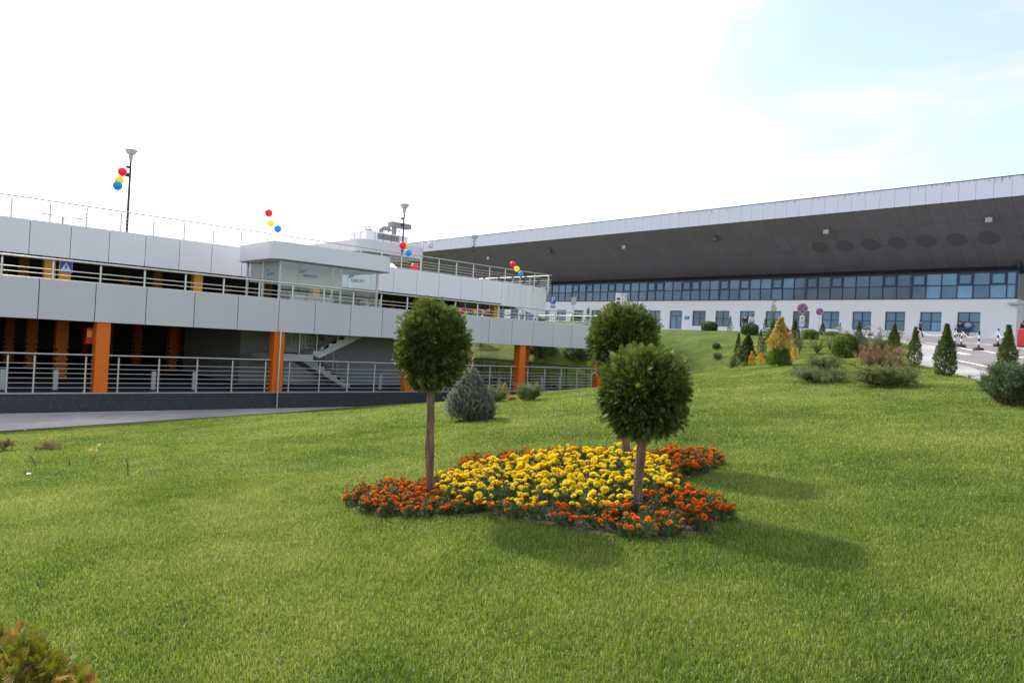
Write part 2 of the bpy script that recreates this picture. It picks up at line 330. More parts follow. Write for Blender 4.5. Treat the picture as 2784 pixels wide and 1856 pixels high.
GRASS = [(0,(.045,.088,.012)),(.28,(.12,.19,.028)),(.5,(.20,.265,.048)),(.75,(.30,.335,.085)),(1,(.44,.41,.17))]
M['grass'] = leafmat('grass_blade', GRASS, .45, .42, .5, [(.16,.55),(.6,.75),(2.2,.5)])
def lawnmat():
    mt = mat('lawn', (.1,.15,.03), .9, .1); nt = mt.node_tree; nd = nt.nodes; lk = nt.links; p = nd['Principled BSDF']; g = nd.new('ShaderNodeNewGeometry')
    fac = None
    for sc, am, dt in ((.16,.55,3),(.6,.75,3),(2.2,.5,3),(14,.4,4),(60,.4,3)):
        nz = nd.new('ShaderNodeTexNoise'); nz.inputs['Scale'].default_value = sc; nz.inputs['Detail'].default_value = dt; lk.new(g.outputs['Position'], nz.inputs['Vector'])
        ma = nd.new('ShaderNodeMath'); ma.operation='MULTIPLY_ADD'; ma.inputs[1].default_value = am; ma.inputs[2].default_value = -am/2; lk.new(nz.outputs[0], ma.inputs[0])
        if fac is None:
            a0 = nd.new('ShaderNodeMath'); a0.operation='ADD'; a0.inputs[1].default_value = .30; lk.new(ma.outputs[0], a0.inputs[0]); fac = a0.outputs[0]
        else:
            ad = nd.new('ShaderNodeMath'); ad.operation='ADD'; lk.new(fac, ad.inputs[0]); lk.new(ma.outputs[0], ad.inputs[1]); fac = ad.outputs[0]
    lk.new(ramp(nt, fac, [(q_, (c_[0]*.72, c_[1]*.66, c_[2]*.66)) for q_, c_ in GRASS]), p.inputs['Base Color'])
    nb = nd.new('ShaderNodeTexNoise'); nb.inputs['Scale'].default_value = 22; nb.inputs['Detail'].default_value = 6; lk.new(g.outputs['Position'], nb.inputs['Vector'])
    bp = nd.new('ShaderNodeBump'); bp.inputs['Strength'].default_value = .9; bp.inputs['Distance'].default_value = .05; lk.new(nb.outputs[0], bp.inputs['Height']); lk.new(bp.outputs[0], p.inputs['Normal'])
    return mt
M['lawn'] = lawnmat()
M['b_red'] = leafmat('red_latex', [(0,(.85,.045,.10)),(1,(.85,.045,.10))], .45, .25, .5); M['b_yel'] = leafmat('yellow_latex', [(0,(.93,.84,.12)),(1,(.93,.84,.12))], .45, .25, .5); M['b_blu'] = leafmat('blue_latex', [(0,(.05,.45,.80)),(1,(.05,.45,.80))], .45, .25, .5)
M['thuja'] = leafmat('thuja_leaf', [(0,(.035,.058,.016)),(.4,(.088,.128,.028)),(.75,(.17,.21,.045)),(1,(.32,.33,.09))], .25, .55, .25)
M['thuja_dark'] = leafmat('dark_conifer', [(0,(.032,.05,.018)),(.5,(.07,.095,.03)),(1,(.14,.16,.055))], .2, .55, .25)
M['thuja_mid'] = leafmat('green_conifer', [(0,(.045,.07,.018)),(.5,(.105,.14,.035)),(1,(.21,.23,.065))], .25, .55, .25)
M['golden'] = leafmat('golden_conifer', [(0,(.26,.20,.04)),(.5,(.50,.37,.10)),(1,(.70,.52,.20))], .3, .55, .3)
M['brightgold'] = leafmat('bright_golden_conifer', [(0,(.40,.25,.02)),(.5,(.66,.44,.04)),(1,(.8,.58,.10))], .3, .55, .3)
M['juniper'] = leafmat('juniper_green', [(0,(.07,.095,.03)),(.5,(.155,.19,.06)),(1,(.30,.32,.13))], .3, .55, .3)
M['juniper_dk'] = leafmat('juniper_dark', [(0,(.035,.062,.025)),(.5,(.075,.12,.04)),(1,(.15,.20,.07))], .25, .5, .3)
M['juniper_br'] = leafmat('juniper_brown', [(0,(.10,.085,.035)),(.5,(.26,.185,.09)),(1,(.44,.33,.17))], .25, .6, .2)
M['spruce'] = leafmat('blue_spruce', [(0,(.06,.078,.05)),(.5,(.145,.165,.105)),(1,(.30,.30,.19))], .12, .55, .3)
M['sprucebud'] = leafmat('spruce_bud', [(0,(.28,.16,.07)),(1,(.42,.27,.13))], .2)
M['box'] = leafmat('box_leaf', [(0,(0.048,0.088,0.019)),(.5,(0.104,0.176,0.032)),(1,(0.240,0.320,0.064))], .25, .45, .4)
M['boxbright'] = leafmat('bright_box_leaf', [(0,(.07,.12,.015)),(.5,(.15,.22,.03)),(1,(.28,.33,.06))], .3, .45, .3)
M['boxdull'] = leafmat('dull_box_leaf', [(0,(0.046,0.078,0.028)),(.5,(0.109,0.147,0.054)),(1,(0.232,0.248,0.116))], .25, .45, .4)
M['broom'] = leafmat('broom_leaf', [(0,(0.070,0.119,0.017)),(.5,(0.140,0.210,0.035)),(1,(0.266,0.308,0.070))], .3)
M['foregold'] = leafmat('tan_green_conifer', [(0,(0.065,0.091,0.013)),(.4,(0.169,0.189,0.023)),(.72,(0.338,0.260,0.052)),(.9,(0.520,0.351,0.117)),(1,(0.208,0.065,0.046))], .3, .5, .3)
M['mleaf'] = leafmat('marigold_leaf', [(0,(0.021,0.051,0.015)),(.5,(0.048,0.099,0.024)),(1,(0.105,0.180,0.045))], .25)
M['m_yel'] = leafmat('yellow_petal', [(0,(.76,.52,.012)),(.5,(.90,.73,.03)),(1,(.95,.85,.11))], .25, .6, .15)
M['m_ora'] = leafmat('orange_petal', [(0,(.52,.06,.004)),(.5,(.82,.18,.006)),(1,(.9,.32,.015))], .25, .6, .15)
M['m_old'] = leafmat('faded_petal', [(0,(.20,.09,.02)),(.5,(.42,.22,.03)),(1,(.6,.38,.06))], .2, .7, .1)
M['m_gold'] = leafmat('gold_edged_petal', [(0,(.65,.15,.006)),(.5,(.85,.32,.01)),(1,(.9,.52,.025))], .25, .6, .15)

# ------------------------------------------------------------------ world and sun
SUN_AZ, SUN_EL = rad(84.5), rad(36)        # azimuth from +X towards +Y
w = bpy.data.worlds.new('World'); S.world = w; w.use_nodes = True; nt = w.node_tree; nd = nt.nodes; lk = nt.links; bg = nd['Background']
sky = nd.new('ShaderNodeTexSky'); sky.sky_type = 'NISHITA'; sky.sun_disc = False; sky.sun_elevation = SUN_EL; sky.sun_rotation = PI/2-SUN_AZ
sky.air_density = 1.0; sky.dust_density = .5; sky.ozone_density = 1.0
tc = nd.new('ShaderNodeTexCoord'); sd = Vector((math.cos(SUN_EL)*math.cos(SUN_AZ), math.cos(SUN_EL)*math.sin(SUN_AZ), math.sin(SUN_EL)))
mp = nd.new('ShaderNodeMapping'); mp.inputs['Rotation'].default_value = (0, rad(14), rad(-35)); mp.inputs['Scale'].default_value = (1.6,3.6,9.0); lk.new(tc.outputs['Generated'], mp.inputs[0])
nz = nd.new('ShaderNodeTexNoise'); nz.inputs['Scale'].default_value = 1.5; nz.inputs['Detail'].default_value = 7; nz.inputs['Roughness'].default_value = .55; nz.inputs['Distortion'].default_value = .6; lk.new(mp.outputs[0], nz.inputs['Vector'])
dp = nd.new('ShaderNodeVectorMath'); dp.operation = 'DOT_PRODUCT'; lk.new(tc.outputs['Generated'], dp.inputs[0]); dp.inputs[1].default_value = sd
veil = nd.new('ShaderNodeMapRange'); veil.inputs[1].default_value = .66; veil.inputs[2].default_value = .92; veil.inputs[3].default_value = 0; veil.inputs[4].default_value = .42; lk.new(dp.outputs['Value'], veil.inputs[0])
ad = nd.new('ShaderNodeMath'); ad.operation = 'ADD'; lk.new(nz.outputs[0], ad.inputs[0]); lk.new(veil.outputs[0], ad.inputs[1])
cm = nd.new('ShaderNodeMapRange'); cm.interpolation_type = 'SMOOTHSTEP'; cm.inputs[1].default_value = .43; cm.inputs[2].default_value = .74; cm.inputs[3].default_value = .32; cm.inputs[4].default_value = .97; lk.new(ad.outputs[0], cm.inputs[0])
mx = nd.new('ShaderNodeMix'); mx.data_type = 'RGBA'; lk.new(cm.outputs[0], mx.inputs[0]); lk.new(sky.outputs[0], mx.inputs[6]); cbr = nd.new('ShaderNodeMapRange'); cbr.inputs[1].default_value = .62; cbr.inputs[2].default_value = .93; cbr.inputs[3].default_value = 1; cbr.inputs[4].default_value = 2.6; lk.new(dp.outputs['Value'], cbr.inputs[0]); cvs = nd.new('ShaderNodeVectorMath'); cvs.operation = 'SCALE'; cvs.inputs[0].default_value = (3.75,3.6,3.68); lk.new(cbr.outputs[0], cvs.inputs['Scale']); lk.new(cvs.outputs[0], mx.inputs[7])
lk.new(mx.outputs[2], bg.inputs[0]); bg.inputs[1].default_value = .15
sl = bpy.data.lights.new('sun', 'SUN'); sl.energy = 2.6; sl.angle = rad(2.2); sl.color = (1,.95,.87); so = bpy.data.objects.new('sun', sl); COL.objects.link(so)
so.rotation_euler = (-sd).to_track_quat('-Z', 'Y').to_euler()
S.view_settings.view_transform = 'Standard'; S.view_settings.look = 'None'; S.view_settings.exposure = .95; S.view_settings.gamma = 1

# ------------------------------------------------------------------ ground, road, path
def lines(*segs):
    o = []
    for a, b, s in segs: o += list(np.arange(a, b-1e-6, s))
    return np.array(o+[segs[-1][1]])
def inpoly(X, Y, poly):
    r = np.zeros(X.shape, bool); n = len(poly)
    for i in range(n):
        (x0,y0),(x1,y1) = poly[i], poly[(i+1)%n]
        c = ((y0 > Y) != (y1 > Y)) & (X < (x1-x0)*(Y-y0)/(y1-y0+1e-12)+x0); r ^= c
    return r
redge = [tuple(G(*p, lo=8))[:2] for p in ROADEDGE]
redge = [(redge[0][0]-6, redge[0][1]-6.5)]+redge+[(50,16.5),(57,22),(66,30),(70,45),(70,112)]
ROADPOLY = redge+[(84.6,112),(84.6,-30),(20,-30)]
GX = lines((-700,-60,160),(-60,-12,4),(-12,31,.25),(31,64,.6),(64,92,2),(92,120,7),(120,760,160))
GY = lines((-700,-60,160),(-60,-8,4),(-8,28,.25),(28,62,.8),(62,116,3),(116,760,160))
XX, YY = np.meshgrid(GX, GY); ZZ = hgt(XX, YY)
ZZ = np.where((YY > pave_edge(XX)+.02) & (XX < 18.0) & (YY < 26), -1.5, ZZ)
ZZ = np.where((YY > 25.15) & (XX < 29.85), -1.5, ZZ)
ZZ = np.where(inpoly(XX, YY, ROADPOLY), ZZ-.12, ZZ)
nx, ny = len(GX), len(GY); idx = np.arange(nx*ny).reshape(ny, nx)
q = np.stack([idx[:-1,:-1], idx[:-1,1:], idx[1:,1:], idx[1:,:-1]], -1).reshape(-1, 4)
# cut the bed and the paved areas out is not needed: sheets lie above
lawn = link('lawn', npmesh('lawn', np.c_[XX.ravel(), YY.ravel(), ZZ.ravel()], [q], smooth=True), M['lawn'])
tag(lawn, kind='structure')
def sheet(name, poly, step, off, mt, zfun=None, skirt=0):
    """a sheet over a polygon in plan, following the terrain"""
    bm = bmesh.new(); vs = [bm.verts.new((p[0], p[1], 0)) for p in poly]; bm.faces.new(vs)
    for ax in (0, 1):
        lo = min(p[ax] for p in poly); hi = max(p[ax] for p in poly); k = lo+step
        while k < hi:
            no = (1,0,0) if ax == 0 else (0,1,0); co = (k,0,0) if ax == 0 else (0,k,0)
            bmesh.ops.bisect_plane(bm, geom=bm.verts[:]+bm.edges[:]+bm.faces[:], plane_co=co, plane_no=no); k += step
    bmesh.ops.triangulate(bm, faces=[f for f in bm.faces if len(f.verts) > 4])
    A = np.array([v.co[:2] for v in bm.verts]); z = (zfun or hgt)(A[:,0], A[:,1])+off
    for v, zz in zip(bm.verts, z): v.co.z = zz
    bmesh.ops.recalc_face_normals(bm, faces=bm.faces[:])
    if sum(f.normal.z for f in bm.faces) < 0: bmesh.ops.reverse_faces(bm, faces=bm.faces[:])
    if skirt:
        be = [e for e in bm.edges if e.is_boundary]; r = bmesh.ops.extrude_edge_only(bm, edges=be)
        for v in [g for g in r['geom'] if isinstance(g, bmesh.types.BMVert)]: v.co.z -= skirt
    me = bpy.data.meshes.new(name); bm.to_mesh(me); bm.free()
    return tag(link(name, me, mt), kind='structure')
sheet('road', ROADPOLY, 1.5, .0, M['asphalt'], skirt=.2)
def offs(pl, d):
    o = []
    for i, p in enumerate(pl):
        a = pl[max(i-1,0)]; b = pl[min(i+1,len(pl)-1)]; dx, dy = b[0]-a[0], b[1]-a[1]; L = math.hypot(dx,dy) or 1
        o.append((p[0]+dy/L*d, p[1]-dx/L*d))
    return o
ke = redge[:-2]
sheet('kerb_strip', ke+offs(ke, .85)[::-1], .8, .05, M['paver2'], skirt=.25)
# pavement under the terminal
sheet('terminal_pavement', [(84.6,-30),(87.4,-30),(87.4,112),(84.6,112)], 4, .13, M['paver2'], skirt=.3)
fp = lambda p: tuple(G(*p, lo=8))[:2]
def strip(pl, wd, name='road_marking'):
    return sheet(name, offs(pl, wd/2)+offs(pl, -wd/2)[::-1], .9, .014, M['road_white'])
def dense(pl):
    o = []
    for a, b in zip(pl[:-1], pl[1:]): o += [(a[0]+(b[0]-a[0])*t/3, a[1]+(b[1]-a[1])*t/3) for t in range(3)]
    return o+[pl[-1]]
strip([fp(zc(*p)) for p in ((2120,668),(2020,645),(1850,610),(1690,577),(1530,545),(1360,505),(1200,482))], .16)
strip([fp(zc(*p)) for p in ((1165,468),(1070,450),(980,435))], .16)
strip([fp(zc(*p)) for p in ((2400,523),(2228,503),(2060,475),(1840,440),(1600,400),(1380,366),(1220,349))], .22)
strip([fp(zc(*p)) for p in ((2400,424),(2290,411),(2190,398))], .25)
strip([fp(zc(*p)) for p in ((2040,378),(1900,366),(1640,345))], .25)
strip([fp(zc(*p)) for p in ((1260,455),(1400,457),(1500,460))], .18)
strip([fp(zc(*p)) for p in ((1700,487),(1640,470),(1570,458),(1500,460))], .34)
strip([fp(zc(*p)) for p in ((960,426),(920,422))], .2)
kp = MB()
kerbz = lambda y: gz(84.5, y)
for i, y in enumerate(np.arange(-24, 110, 4)):
    kp.add([(84.35,y,kerbz(y)-.1),(84.6,y,kerbz(y)-.1),(84.6,y,kerbz(y)+.15),(84.35,y,kerbz(y)+.15),(84.35,y+3.97,kerbz(y+4)-.1),(84.6,y+3.97,kerbz(y+4)-.1),(84.6,y+3.97,kerbz(y+4)+.15),(84.35,y+3.97,kerbz(y+4)+.15)],
      [(0,1,2,3),(7,6,5,4),(0,4,5,1),(2,6,7,3),(0,3,7,4),(1,5,6,2)])
tag(kp.build('kerb', M['white']), kind='structure')
# path along the garage
pz = lambda X, Y: np.full_like(np.asarray(X, float), -1.14)
sheet('path', [(-30, pave_edge(-30)),(2, pave_edge(2)),(18.3, 24.9),(18.3,24.98),(-30,24.98)], 4, 0, M['paver'], pz, skirt=.3)
ed = MB()
for i in range(60):
    xa = -20+i*.6; ed.add([(x, pave_edge(x)-.05+dy, z) for x, dy, z in ((xa,0,-1.3),(xa+.57,0,-1.3),(xa+.57,.06,-1.3),(xa,.06,-1.3),(xa,0,-1.10),(xa+.57,0,-1.10),(xa+.57,.06,-1.10),(xa,.06,-1.10))], [(0,1,5,4),(1,2,6,5),(2,3,7,6),(3,0,4,7),(4,5,6,7)])
tag(ed.build('path_edging', M['dconc']), kind='structure')
q1, q2 = zf(560,1516), zf(730,1512); a = hit(*q1,2,-1.13); b = hit(*q2,2,-1.13)
# garage floor and lane
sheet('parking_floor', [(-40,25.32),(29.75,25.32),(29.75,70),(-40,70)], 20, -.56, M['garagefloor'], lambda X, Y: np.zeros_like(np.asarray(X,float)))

# ------------------------------------------------------------------ flower bed
BED = [(797,1158),(830,1135),(900,1124),(960,1126),(1010,1112),(1050,1096),(1048,1080),(1070,1066),(1110,1060),(1180,1056),(1260,1052),(1330,1050),(1430,1050),(1500,1051),(1560,1047),(1640,1052),(1655,1070),(1605,1092),(1552,1112),(1556,1134),(1600,1142),(1660,1168),(1680,1195),(1625,1226),(1540,1240),(1440,1242),(1350,1228),(1270,1210),(1180,1198),(1100,1188),(1000,1192),(900,1192),(820,1182)]
BEDP = [tuple(G(*zg(*p)))[:2] for p in BED]
def bedsheet():
    o = sheet('flower_bed', BEDP, .12, .012, M['soil'], lambda X, Y: hgt(X, Y)+.012*np.sin(X*17+np.sin(Y*9)*2)*np.sin(Y*13+X*5), skirt=.06); return o
bedsheet()

# ------------------------------------------------------------------ grass blades (nobody could count them)
def grass():
    Ps = []; cxb = sum(p[0] for p in BEDP)/len(BEDP); cyb = sum(p[1] for p in BEDP)/len(BEDP)
    for (d0, d1, dens) in ((.5,2.3,3500),(2.3,4.5,10500),(4.5,6.5,9000),(6.5,9,6000),(9,13,2700),(13,19,1300),(19,30,520),(30,48,170)):
        hw = .76*d1+4.5; n = int((d1-d0)*2*hw*dens); dd = RNG.uniform(d0, d1, n); uu = RNG.uniform(-hw, hw, n); ex = np.abs(uu)-.74*dd-.4; k = (ex < 0) | ((ex < 4) & (RNG.random(n) < .5)); dd = dd[k]; uu = uu[k]
        X = F.x*dd+RT.x*uu; Y = F.y*dd+RT.y*uu; Ps.append(np.c_[X, Y, dd])
    P = np.concatenate(Ps); X, Y, D = P.T
    X = X+RNG.normal(0,.01,len(X)); BIN = [(bx_+(cxb-bx_)*.035, by_+(cyb-by_)*.035) for bx_, by_ in BEDP]; ok = ~inpoly(X, Y, BIN) & ~inpoly(X, Y, ROADPOLY) & (Y < pave_edge(X)-.06)*(X < 17.9)+(X >= 17.9)*(~inpoly(X, Y, ROADPOLY)) > 0
    ok &= ~((Y > 24.95) & (X < 29.9)) & ~((X >= 29) & (Y > 30)); 
    kk = np.array(ke); near_k = np.zeros(len(X), bool)
    for (ax, ay), (bx, by) in zip(ke[:-1], ke[1:]):
        dx, dy = bx-ax, by-ay; t = np.clip(((X-ax)*dx+(Y-ay)*dy)/(dx*dx+dy*dy),0,1); near_k |= np.hypot(X-ax-t*dx, Y-ay-t*dy) < .08
    ok &= ~near_k; X, Y, D = X[ok], Y[ok], D[ok]; n = len(X); Z = hgt(X, Y)
    clump = .5+.5*np.sin(X*5.1+np.sin(Y*3.7)*1.7)*np.sin(Y*4.3+np.sin(X*2.9)*1.9)
    H = (.019+.017*RNG.random(n)+.012*clump)*np.clip(1.35-.07*D, .95, 1.2)
    W = (.0014+.0010*RNG.random(n))*np.clip(D/6.0, 1, 11)
    az = RNG.uniform(0, 2*PI, n); lean = RNG.gamma(2., .24, n).clip(0,1.3); baz = RNG.uniform(0, 2*PI, n)
    lx, ly = np.cos(baz)*lean*H, np.sin(baz)*lean*H; wx, wy = np.cos(az)*W, np.sin(az)*W
    V = np.empty((n,5,3), np.float32)
    V[:,0] = np.c_[X-wx, Y-wy, Z-.006]; V[:,1] = np.c_[X+wx, Y+wy, Z-.006]
    V[:,2] = np.c_[X-wx*.8+lx*.35, Y-wy*.8+ly*.35, Z+H*.6]; V[:,3] = np.c_[X+wx*.8+lx*.35, Y+wy*.8+ly*.35, Z+H*.6]; V[:,4] = np.c_[X+lx, Y+ly, Z+H*(1-.35*np.minimum(lean,1))]
    b = np.arange(n)*5; quad = np.c_[b, b+1, b+3, b+2]; tri = np.c_[b+2, b+3, b+4]
    t = np.clip(RNG.normal(.46,.2,n)+np.where(RNG.random(n) < .06, .35, 0), 0, 1)
    me = npmesh('grass', V.reshape(-1,3), [quad, tri], np.repeat(t, 5))
    o = link('grass', me, M['grass']); tag(o, 'short mown green grass blades covering the sloping lawn', 'grass', kind='stuff'); print('blades', n)
grass()

# ------------------------------------------------------------------ foliage builder
def tmpl_thuja():
    V = []; Fq = []
    def kite(p, d, L, wd):
        d = np.array(d)/np.linalg.norm(d); s = np.array([d[2],0,-d[0]]); b = len(V); p = np.array(p)
        bow = lambda q: np.array([q[0], .18*(q[2])**2+.15*abs(q[0]), q[2]])
        V.extend([bow(p), bow(p+d*L*.5+s*wd), bow(p+d*L), bow(p+d*L*.5-s*wd)]); Fq.append((b,b+1,b+2,b+3))
    kite((0,0,0),(0,0,1),1,.05)
    for z, L, a in ((.12,.45,.75),(.28,.46,.72),(.44,.42,.66),(.6,.34,.6)):
        for sg in (-1,1): kite((0,0,z),(sg*math.sin(a),0,math.cos(a)),L,.05)
    return np.array(V), np.array(Fq)
def tmpl_needle():
    V = []; Fq = []
    for i in range(16):
        z = i/16; a = i*2.4; L = .30*(1-.3*z); d = np.array([math.cos(a)*.85, math.sin(a)*.85, .55]); p = np.array([0,0,z]); s = np.array([-math.sin(a),math.cos(a),0])*.045; b = len(V)
        V.extend([p-s, p+s, p+d*L]); Fq.append((b,b+1,b+2))
    return np.array(V), np.array(Fq)
def tmpl_leaf(n=6, wd=.16):
    V = []; Fq = []; r = random.Random(3)
    for i in range(n):
        a = i*2.4; e = r.uniform(.1,1.2); d = np.array([math.cos(a)*math.cos(e), math.sin(a)*math.cos(e), math.sin(e)]); s = np.cross(d,[0,0,1]); s = s/np.linalg.norm(s)*wd; up = np.cross(s,d)*.3
        p = np.array([0,0,i/n*.5]); L = r.uniform(.45,.7); b = len(V); V.extend([p, p+d*L*.5+s+up, p+d*L, p+d*L*.5-s+up]); Fq.append((b,b+1,b+2,b+3))
    return np.array(V), np.array(Fq)
def tmpl_sprig():
    V = []; Fq = []
    for i in range(9):
        z = i/9; a = i*2.4; L = .34*(1-.4*z); d = np.array([math.cos(a)*.7, math.sin(a)*.7, .8]); d /= np.linalg.norm(d); p = np.array([0,0,z*.8]); s = np.array([-math.sin(a),math.cos(a),0])*.035; b = len(V)
        V.extend([p, p+d*L*.5+s, p+d*L, p+d*L*.5-s]); Fq.append((b,b+1,b+2,b+3))
    return np.array(V), np.array(Fq)
TM = {'thuja': tmpl_thuja(), 'needle': tmpl_needle(), 'leaf': tmpl_leaf(), 'sprig': tmpl_sprig(), 'feather': tmpl_leaf(9,.07)}
def norm(a): return a/np.maximum(np.linalg.norm(a, axis=1, keepdims=True), 1e-9)
def sprays(name, tm, pos, dirs, size, tint, mt, parent=None, loc=None):
    V0, F0 = TM[tm]; n = len(pos); d = norm(np.asarray(dirs, float)); r = RNG.normal(size=(n,3)); u = norm(np.cross(d, r)); v = np.cross(d, u); size = np.asarray(size).reshape(-1,1,1)
    V = (V0[None,:,0:1]*u[:,None]+V0[None,:,1:2]*v[:,None]+V0[None,:,2:3]*d[:,None])*size+np.asarray(pos)[:,None]
    Fc = (F0[None]+(np.arange(n)*len(V0))[:,None,None]).reshape(-1, F0.shape[1])
    o = link(name, npmesh(name, V.reshape(-1,3), [Fc], np.repeat(np.clip(tint,0,1), len(V0))), mt, parent)
    return o
def vnoise(p, s, seed=0):
    q = np.asarray(p)*s+seed*7.3
    return (np.sin(q[:,0]*1.0+1.3*np.sin(q[:,1]*1.7+seed))+np.sin(q[:,1]*1.1+1.2*np.sin(q[:,2]*1.5+2*seed))+np.sin(q[:,2]*1.2+1.1*np.sin(q[:,0]*1.6+3)))/3
def sphdirs(n):
    z = RNG.uniform(-1,1,n); a = RNG.uniform(0,2*PI,n); s = np.sqrt(1-z*z); return np.c_[s*np.cos(a), s*np.sin(a), z]
def trunk_mesh(pts, rs, n=12, rough=.0, seed=0):
    b = MB(); b.tube(pts, rs, n)
    if rough:
        for i, v in enumerate(b.v):
            a_ = (i%n)*2*PI/n; k = 1+rough*(math.sin(a_*4+v[2]*5+seed+1.5*math.sin(v[2]*9))+.7*math.sin(a_*7-v[2]*13+seed*2)+.8*math.sin(v[2]*17+seed)*math.sin(a_+v[2]*4))
            c = Vector(pts[0]).lerp(Vector(pts[-1]), (v[2]-pts[0][2])/(pts[-1][2]-pts[0][2]+1e-9)); b.v[i] = (c.x+(v[0]-c.x)*k, c.y+(v[1]-c.y)*k, v[2])
    return b
def topiary(base, top, ball, tr, label, seed, sq=.042, notch=None):
    """clipped thuja ball on a bare trunk; base and top in picture pixels at the base's depth; ball=(cx,cy,rx,ry)"""
    p = G(*base); dpt = depth(p); k = dpt/FPX; c = at(ball[0], ball[1], dpt); rx, rz = ball[2]*k, ball[3]*k
    t = empty('topiary_tree', p, 0, label, 'tree', 'clipped ball trees in the flower bed'); c = c-p; lean = Vector((c.x, c.y, 0))
    zt = c.z-rz*.55; pts = []; rs = []
    for i in range(41):
        f = i/40; pts.append((lean.x*f**1.2+.008*math.sin(f*9+seed), lean.y*f**1.2+.008*math.cos(f*7+seed), -.05+(zt+.05)*f)); rs.append(tr*k*(1.12-.22*f)*(1+.05*math.sin(f*13+seed*2)))
    trunk_mesh(pts, rs, 18, .075, seed).build('trunk', M['bark'], t)
    bb = MB(); top_ = Vector(pts[-1])
    for i in range(9):
        a = i*2.4+seed; e = .35+.25*(i%4); d = Vector((math.cos(a)*math.cos(e), math.sin(a)*math.cos(e), math.sin(e))); st = top_-Vector((0,0,.05+.03*(i%3)))
        bb.tube([st, st+d*rx*.45+Vector((0,0,.02)), st+d*rx*.85+Vector((0,0,.10))], [.016,.010,.004], 6)
    if seed == 3:
        q0 = Vector((c.x*.9, c.y*.9, c.z-rz*1.0))
        for dx, dz in ((.42,-.55),(.62,-.30),(-.5,-.5)): bb.tube([q0, q0+RT*(dx*rx*.35)+Vector((0,0,rz*.12)), Vector((c.x,c.y,c.z))+RT*(dx*rx)+Vector((0,0,dz*rz))], [.017,.012,.006], 6)
    bb.build('branches', M['bark2'], t)
    nc, per = 360, 70; i = np.arange(nc)+.5; ph = np.arccos(1-2*i/nc); th = PI*(1+5**.5)*i
    cd = norm(np.c_[np.cos(th)*np.sin(ph), np.sin(th)*np.sin(ph), np.cos(ph)]+RNG.normal(0,.07,(nc,3)))
    boxy = lambda q: (1/np.maximum((np.abs(q)**2.55).sum(1)**(1/2.55), .2))*(1+.07*np.sin(2.0*np.arctan2(q[:,1],q[:,0])+seed*1.7)*(1-np.abs(q[:,2])))*(1-.10*np.clip(-q[:,2]-.25,0,1))
    cr = boxy(cd)*(.80+RNG.normal(0,.085,nc)+.11*vnoise(cd, 3.2, seed)); cc_ = cd*cr[:,None]*np.array([rx,rx,rz]); cl = np.repeat(np.arange(nc), per); n = nc*per
    loc_ = RNG.normal(0,1,(n,3))*.085*rx; pos = cc_[cl]+loc_; dn = norm(pos/np.array([rx,rx,rz]))
    tw = norm(cd+RNG.normal(0,.35,(nc,3))+np.array([0,0,.35])*(cd[:,2:3] > -.2)+np.array([0,0,-.25])*(cd[:,2:3] < -.6))
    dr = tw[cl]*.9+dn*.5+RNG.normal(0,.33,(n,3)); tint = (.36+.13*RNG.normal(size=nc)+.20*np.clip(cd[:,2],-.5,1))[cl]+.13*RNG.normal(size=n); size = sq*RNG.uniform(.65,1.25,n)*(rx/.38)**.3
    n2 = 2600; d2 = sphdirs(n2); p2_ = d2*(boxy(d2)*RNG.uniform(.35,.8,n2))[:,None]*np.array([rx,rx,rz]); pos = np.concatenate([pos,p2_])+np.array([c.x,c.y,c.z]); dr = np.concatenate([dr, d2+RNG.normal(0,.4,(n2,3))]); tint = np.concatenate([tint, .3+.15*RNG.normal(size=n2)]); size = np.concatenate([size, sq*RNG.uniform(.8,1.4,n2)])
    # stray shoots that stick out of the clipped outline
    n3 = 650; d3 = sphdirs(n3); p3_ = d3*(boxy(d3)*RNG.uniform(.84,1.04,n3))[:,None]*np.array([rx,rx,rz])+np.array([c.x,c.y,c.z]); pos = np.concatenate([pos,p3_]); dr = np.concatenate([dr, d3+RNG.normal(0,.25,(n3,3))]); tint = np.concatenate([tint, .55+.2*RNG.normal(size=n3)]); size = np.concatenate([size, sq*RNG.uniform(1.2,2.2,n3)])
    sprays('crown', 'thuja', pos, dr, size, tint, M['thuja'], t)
    # loose hanging sprays under the ball
    return t, p
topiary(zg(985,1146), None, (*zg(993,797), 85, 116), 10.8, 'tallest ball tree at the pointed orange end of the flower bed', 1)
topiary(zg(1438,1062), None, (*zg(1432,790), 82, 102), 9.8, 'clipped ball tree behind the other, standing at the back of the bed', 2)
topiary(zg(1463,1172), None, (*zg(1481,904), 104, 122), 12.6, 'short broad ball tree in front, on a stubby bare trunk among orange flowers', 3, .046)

# ------------------------------------------------------------------ parking garage
FZ, TZ, RZ = -.56, 2.2, 4.95               # floor levels: ground, terrace, roof
Y1, Y2 = 25.0, 33.0                        # front planes of the terrace edge and of the upper storey
gar = empty('parking_garage', (5, 25, FZ), 0, 'long two-storey parking garage clad in pale grey panels, with orange columns', 'building')
def P(mb, name, mt, parent=gar):           # the garage's parts are built in world coordinates
    o = mb.build(name, mt, parent); o.location = -Vector(parent.location) if parent.parent is None else (0,0,0)
    if parent.rotation_euler.z: pass
    return o
P(MB().box(-30,29.75,25.02,25.32,-1.9,FZ-.03), 'base_wall', M['granite'])
P(MB().box(-30,29.8,24.98,25.34,FZ-.03,FZ), 'coping', M['coping'])
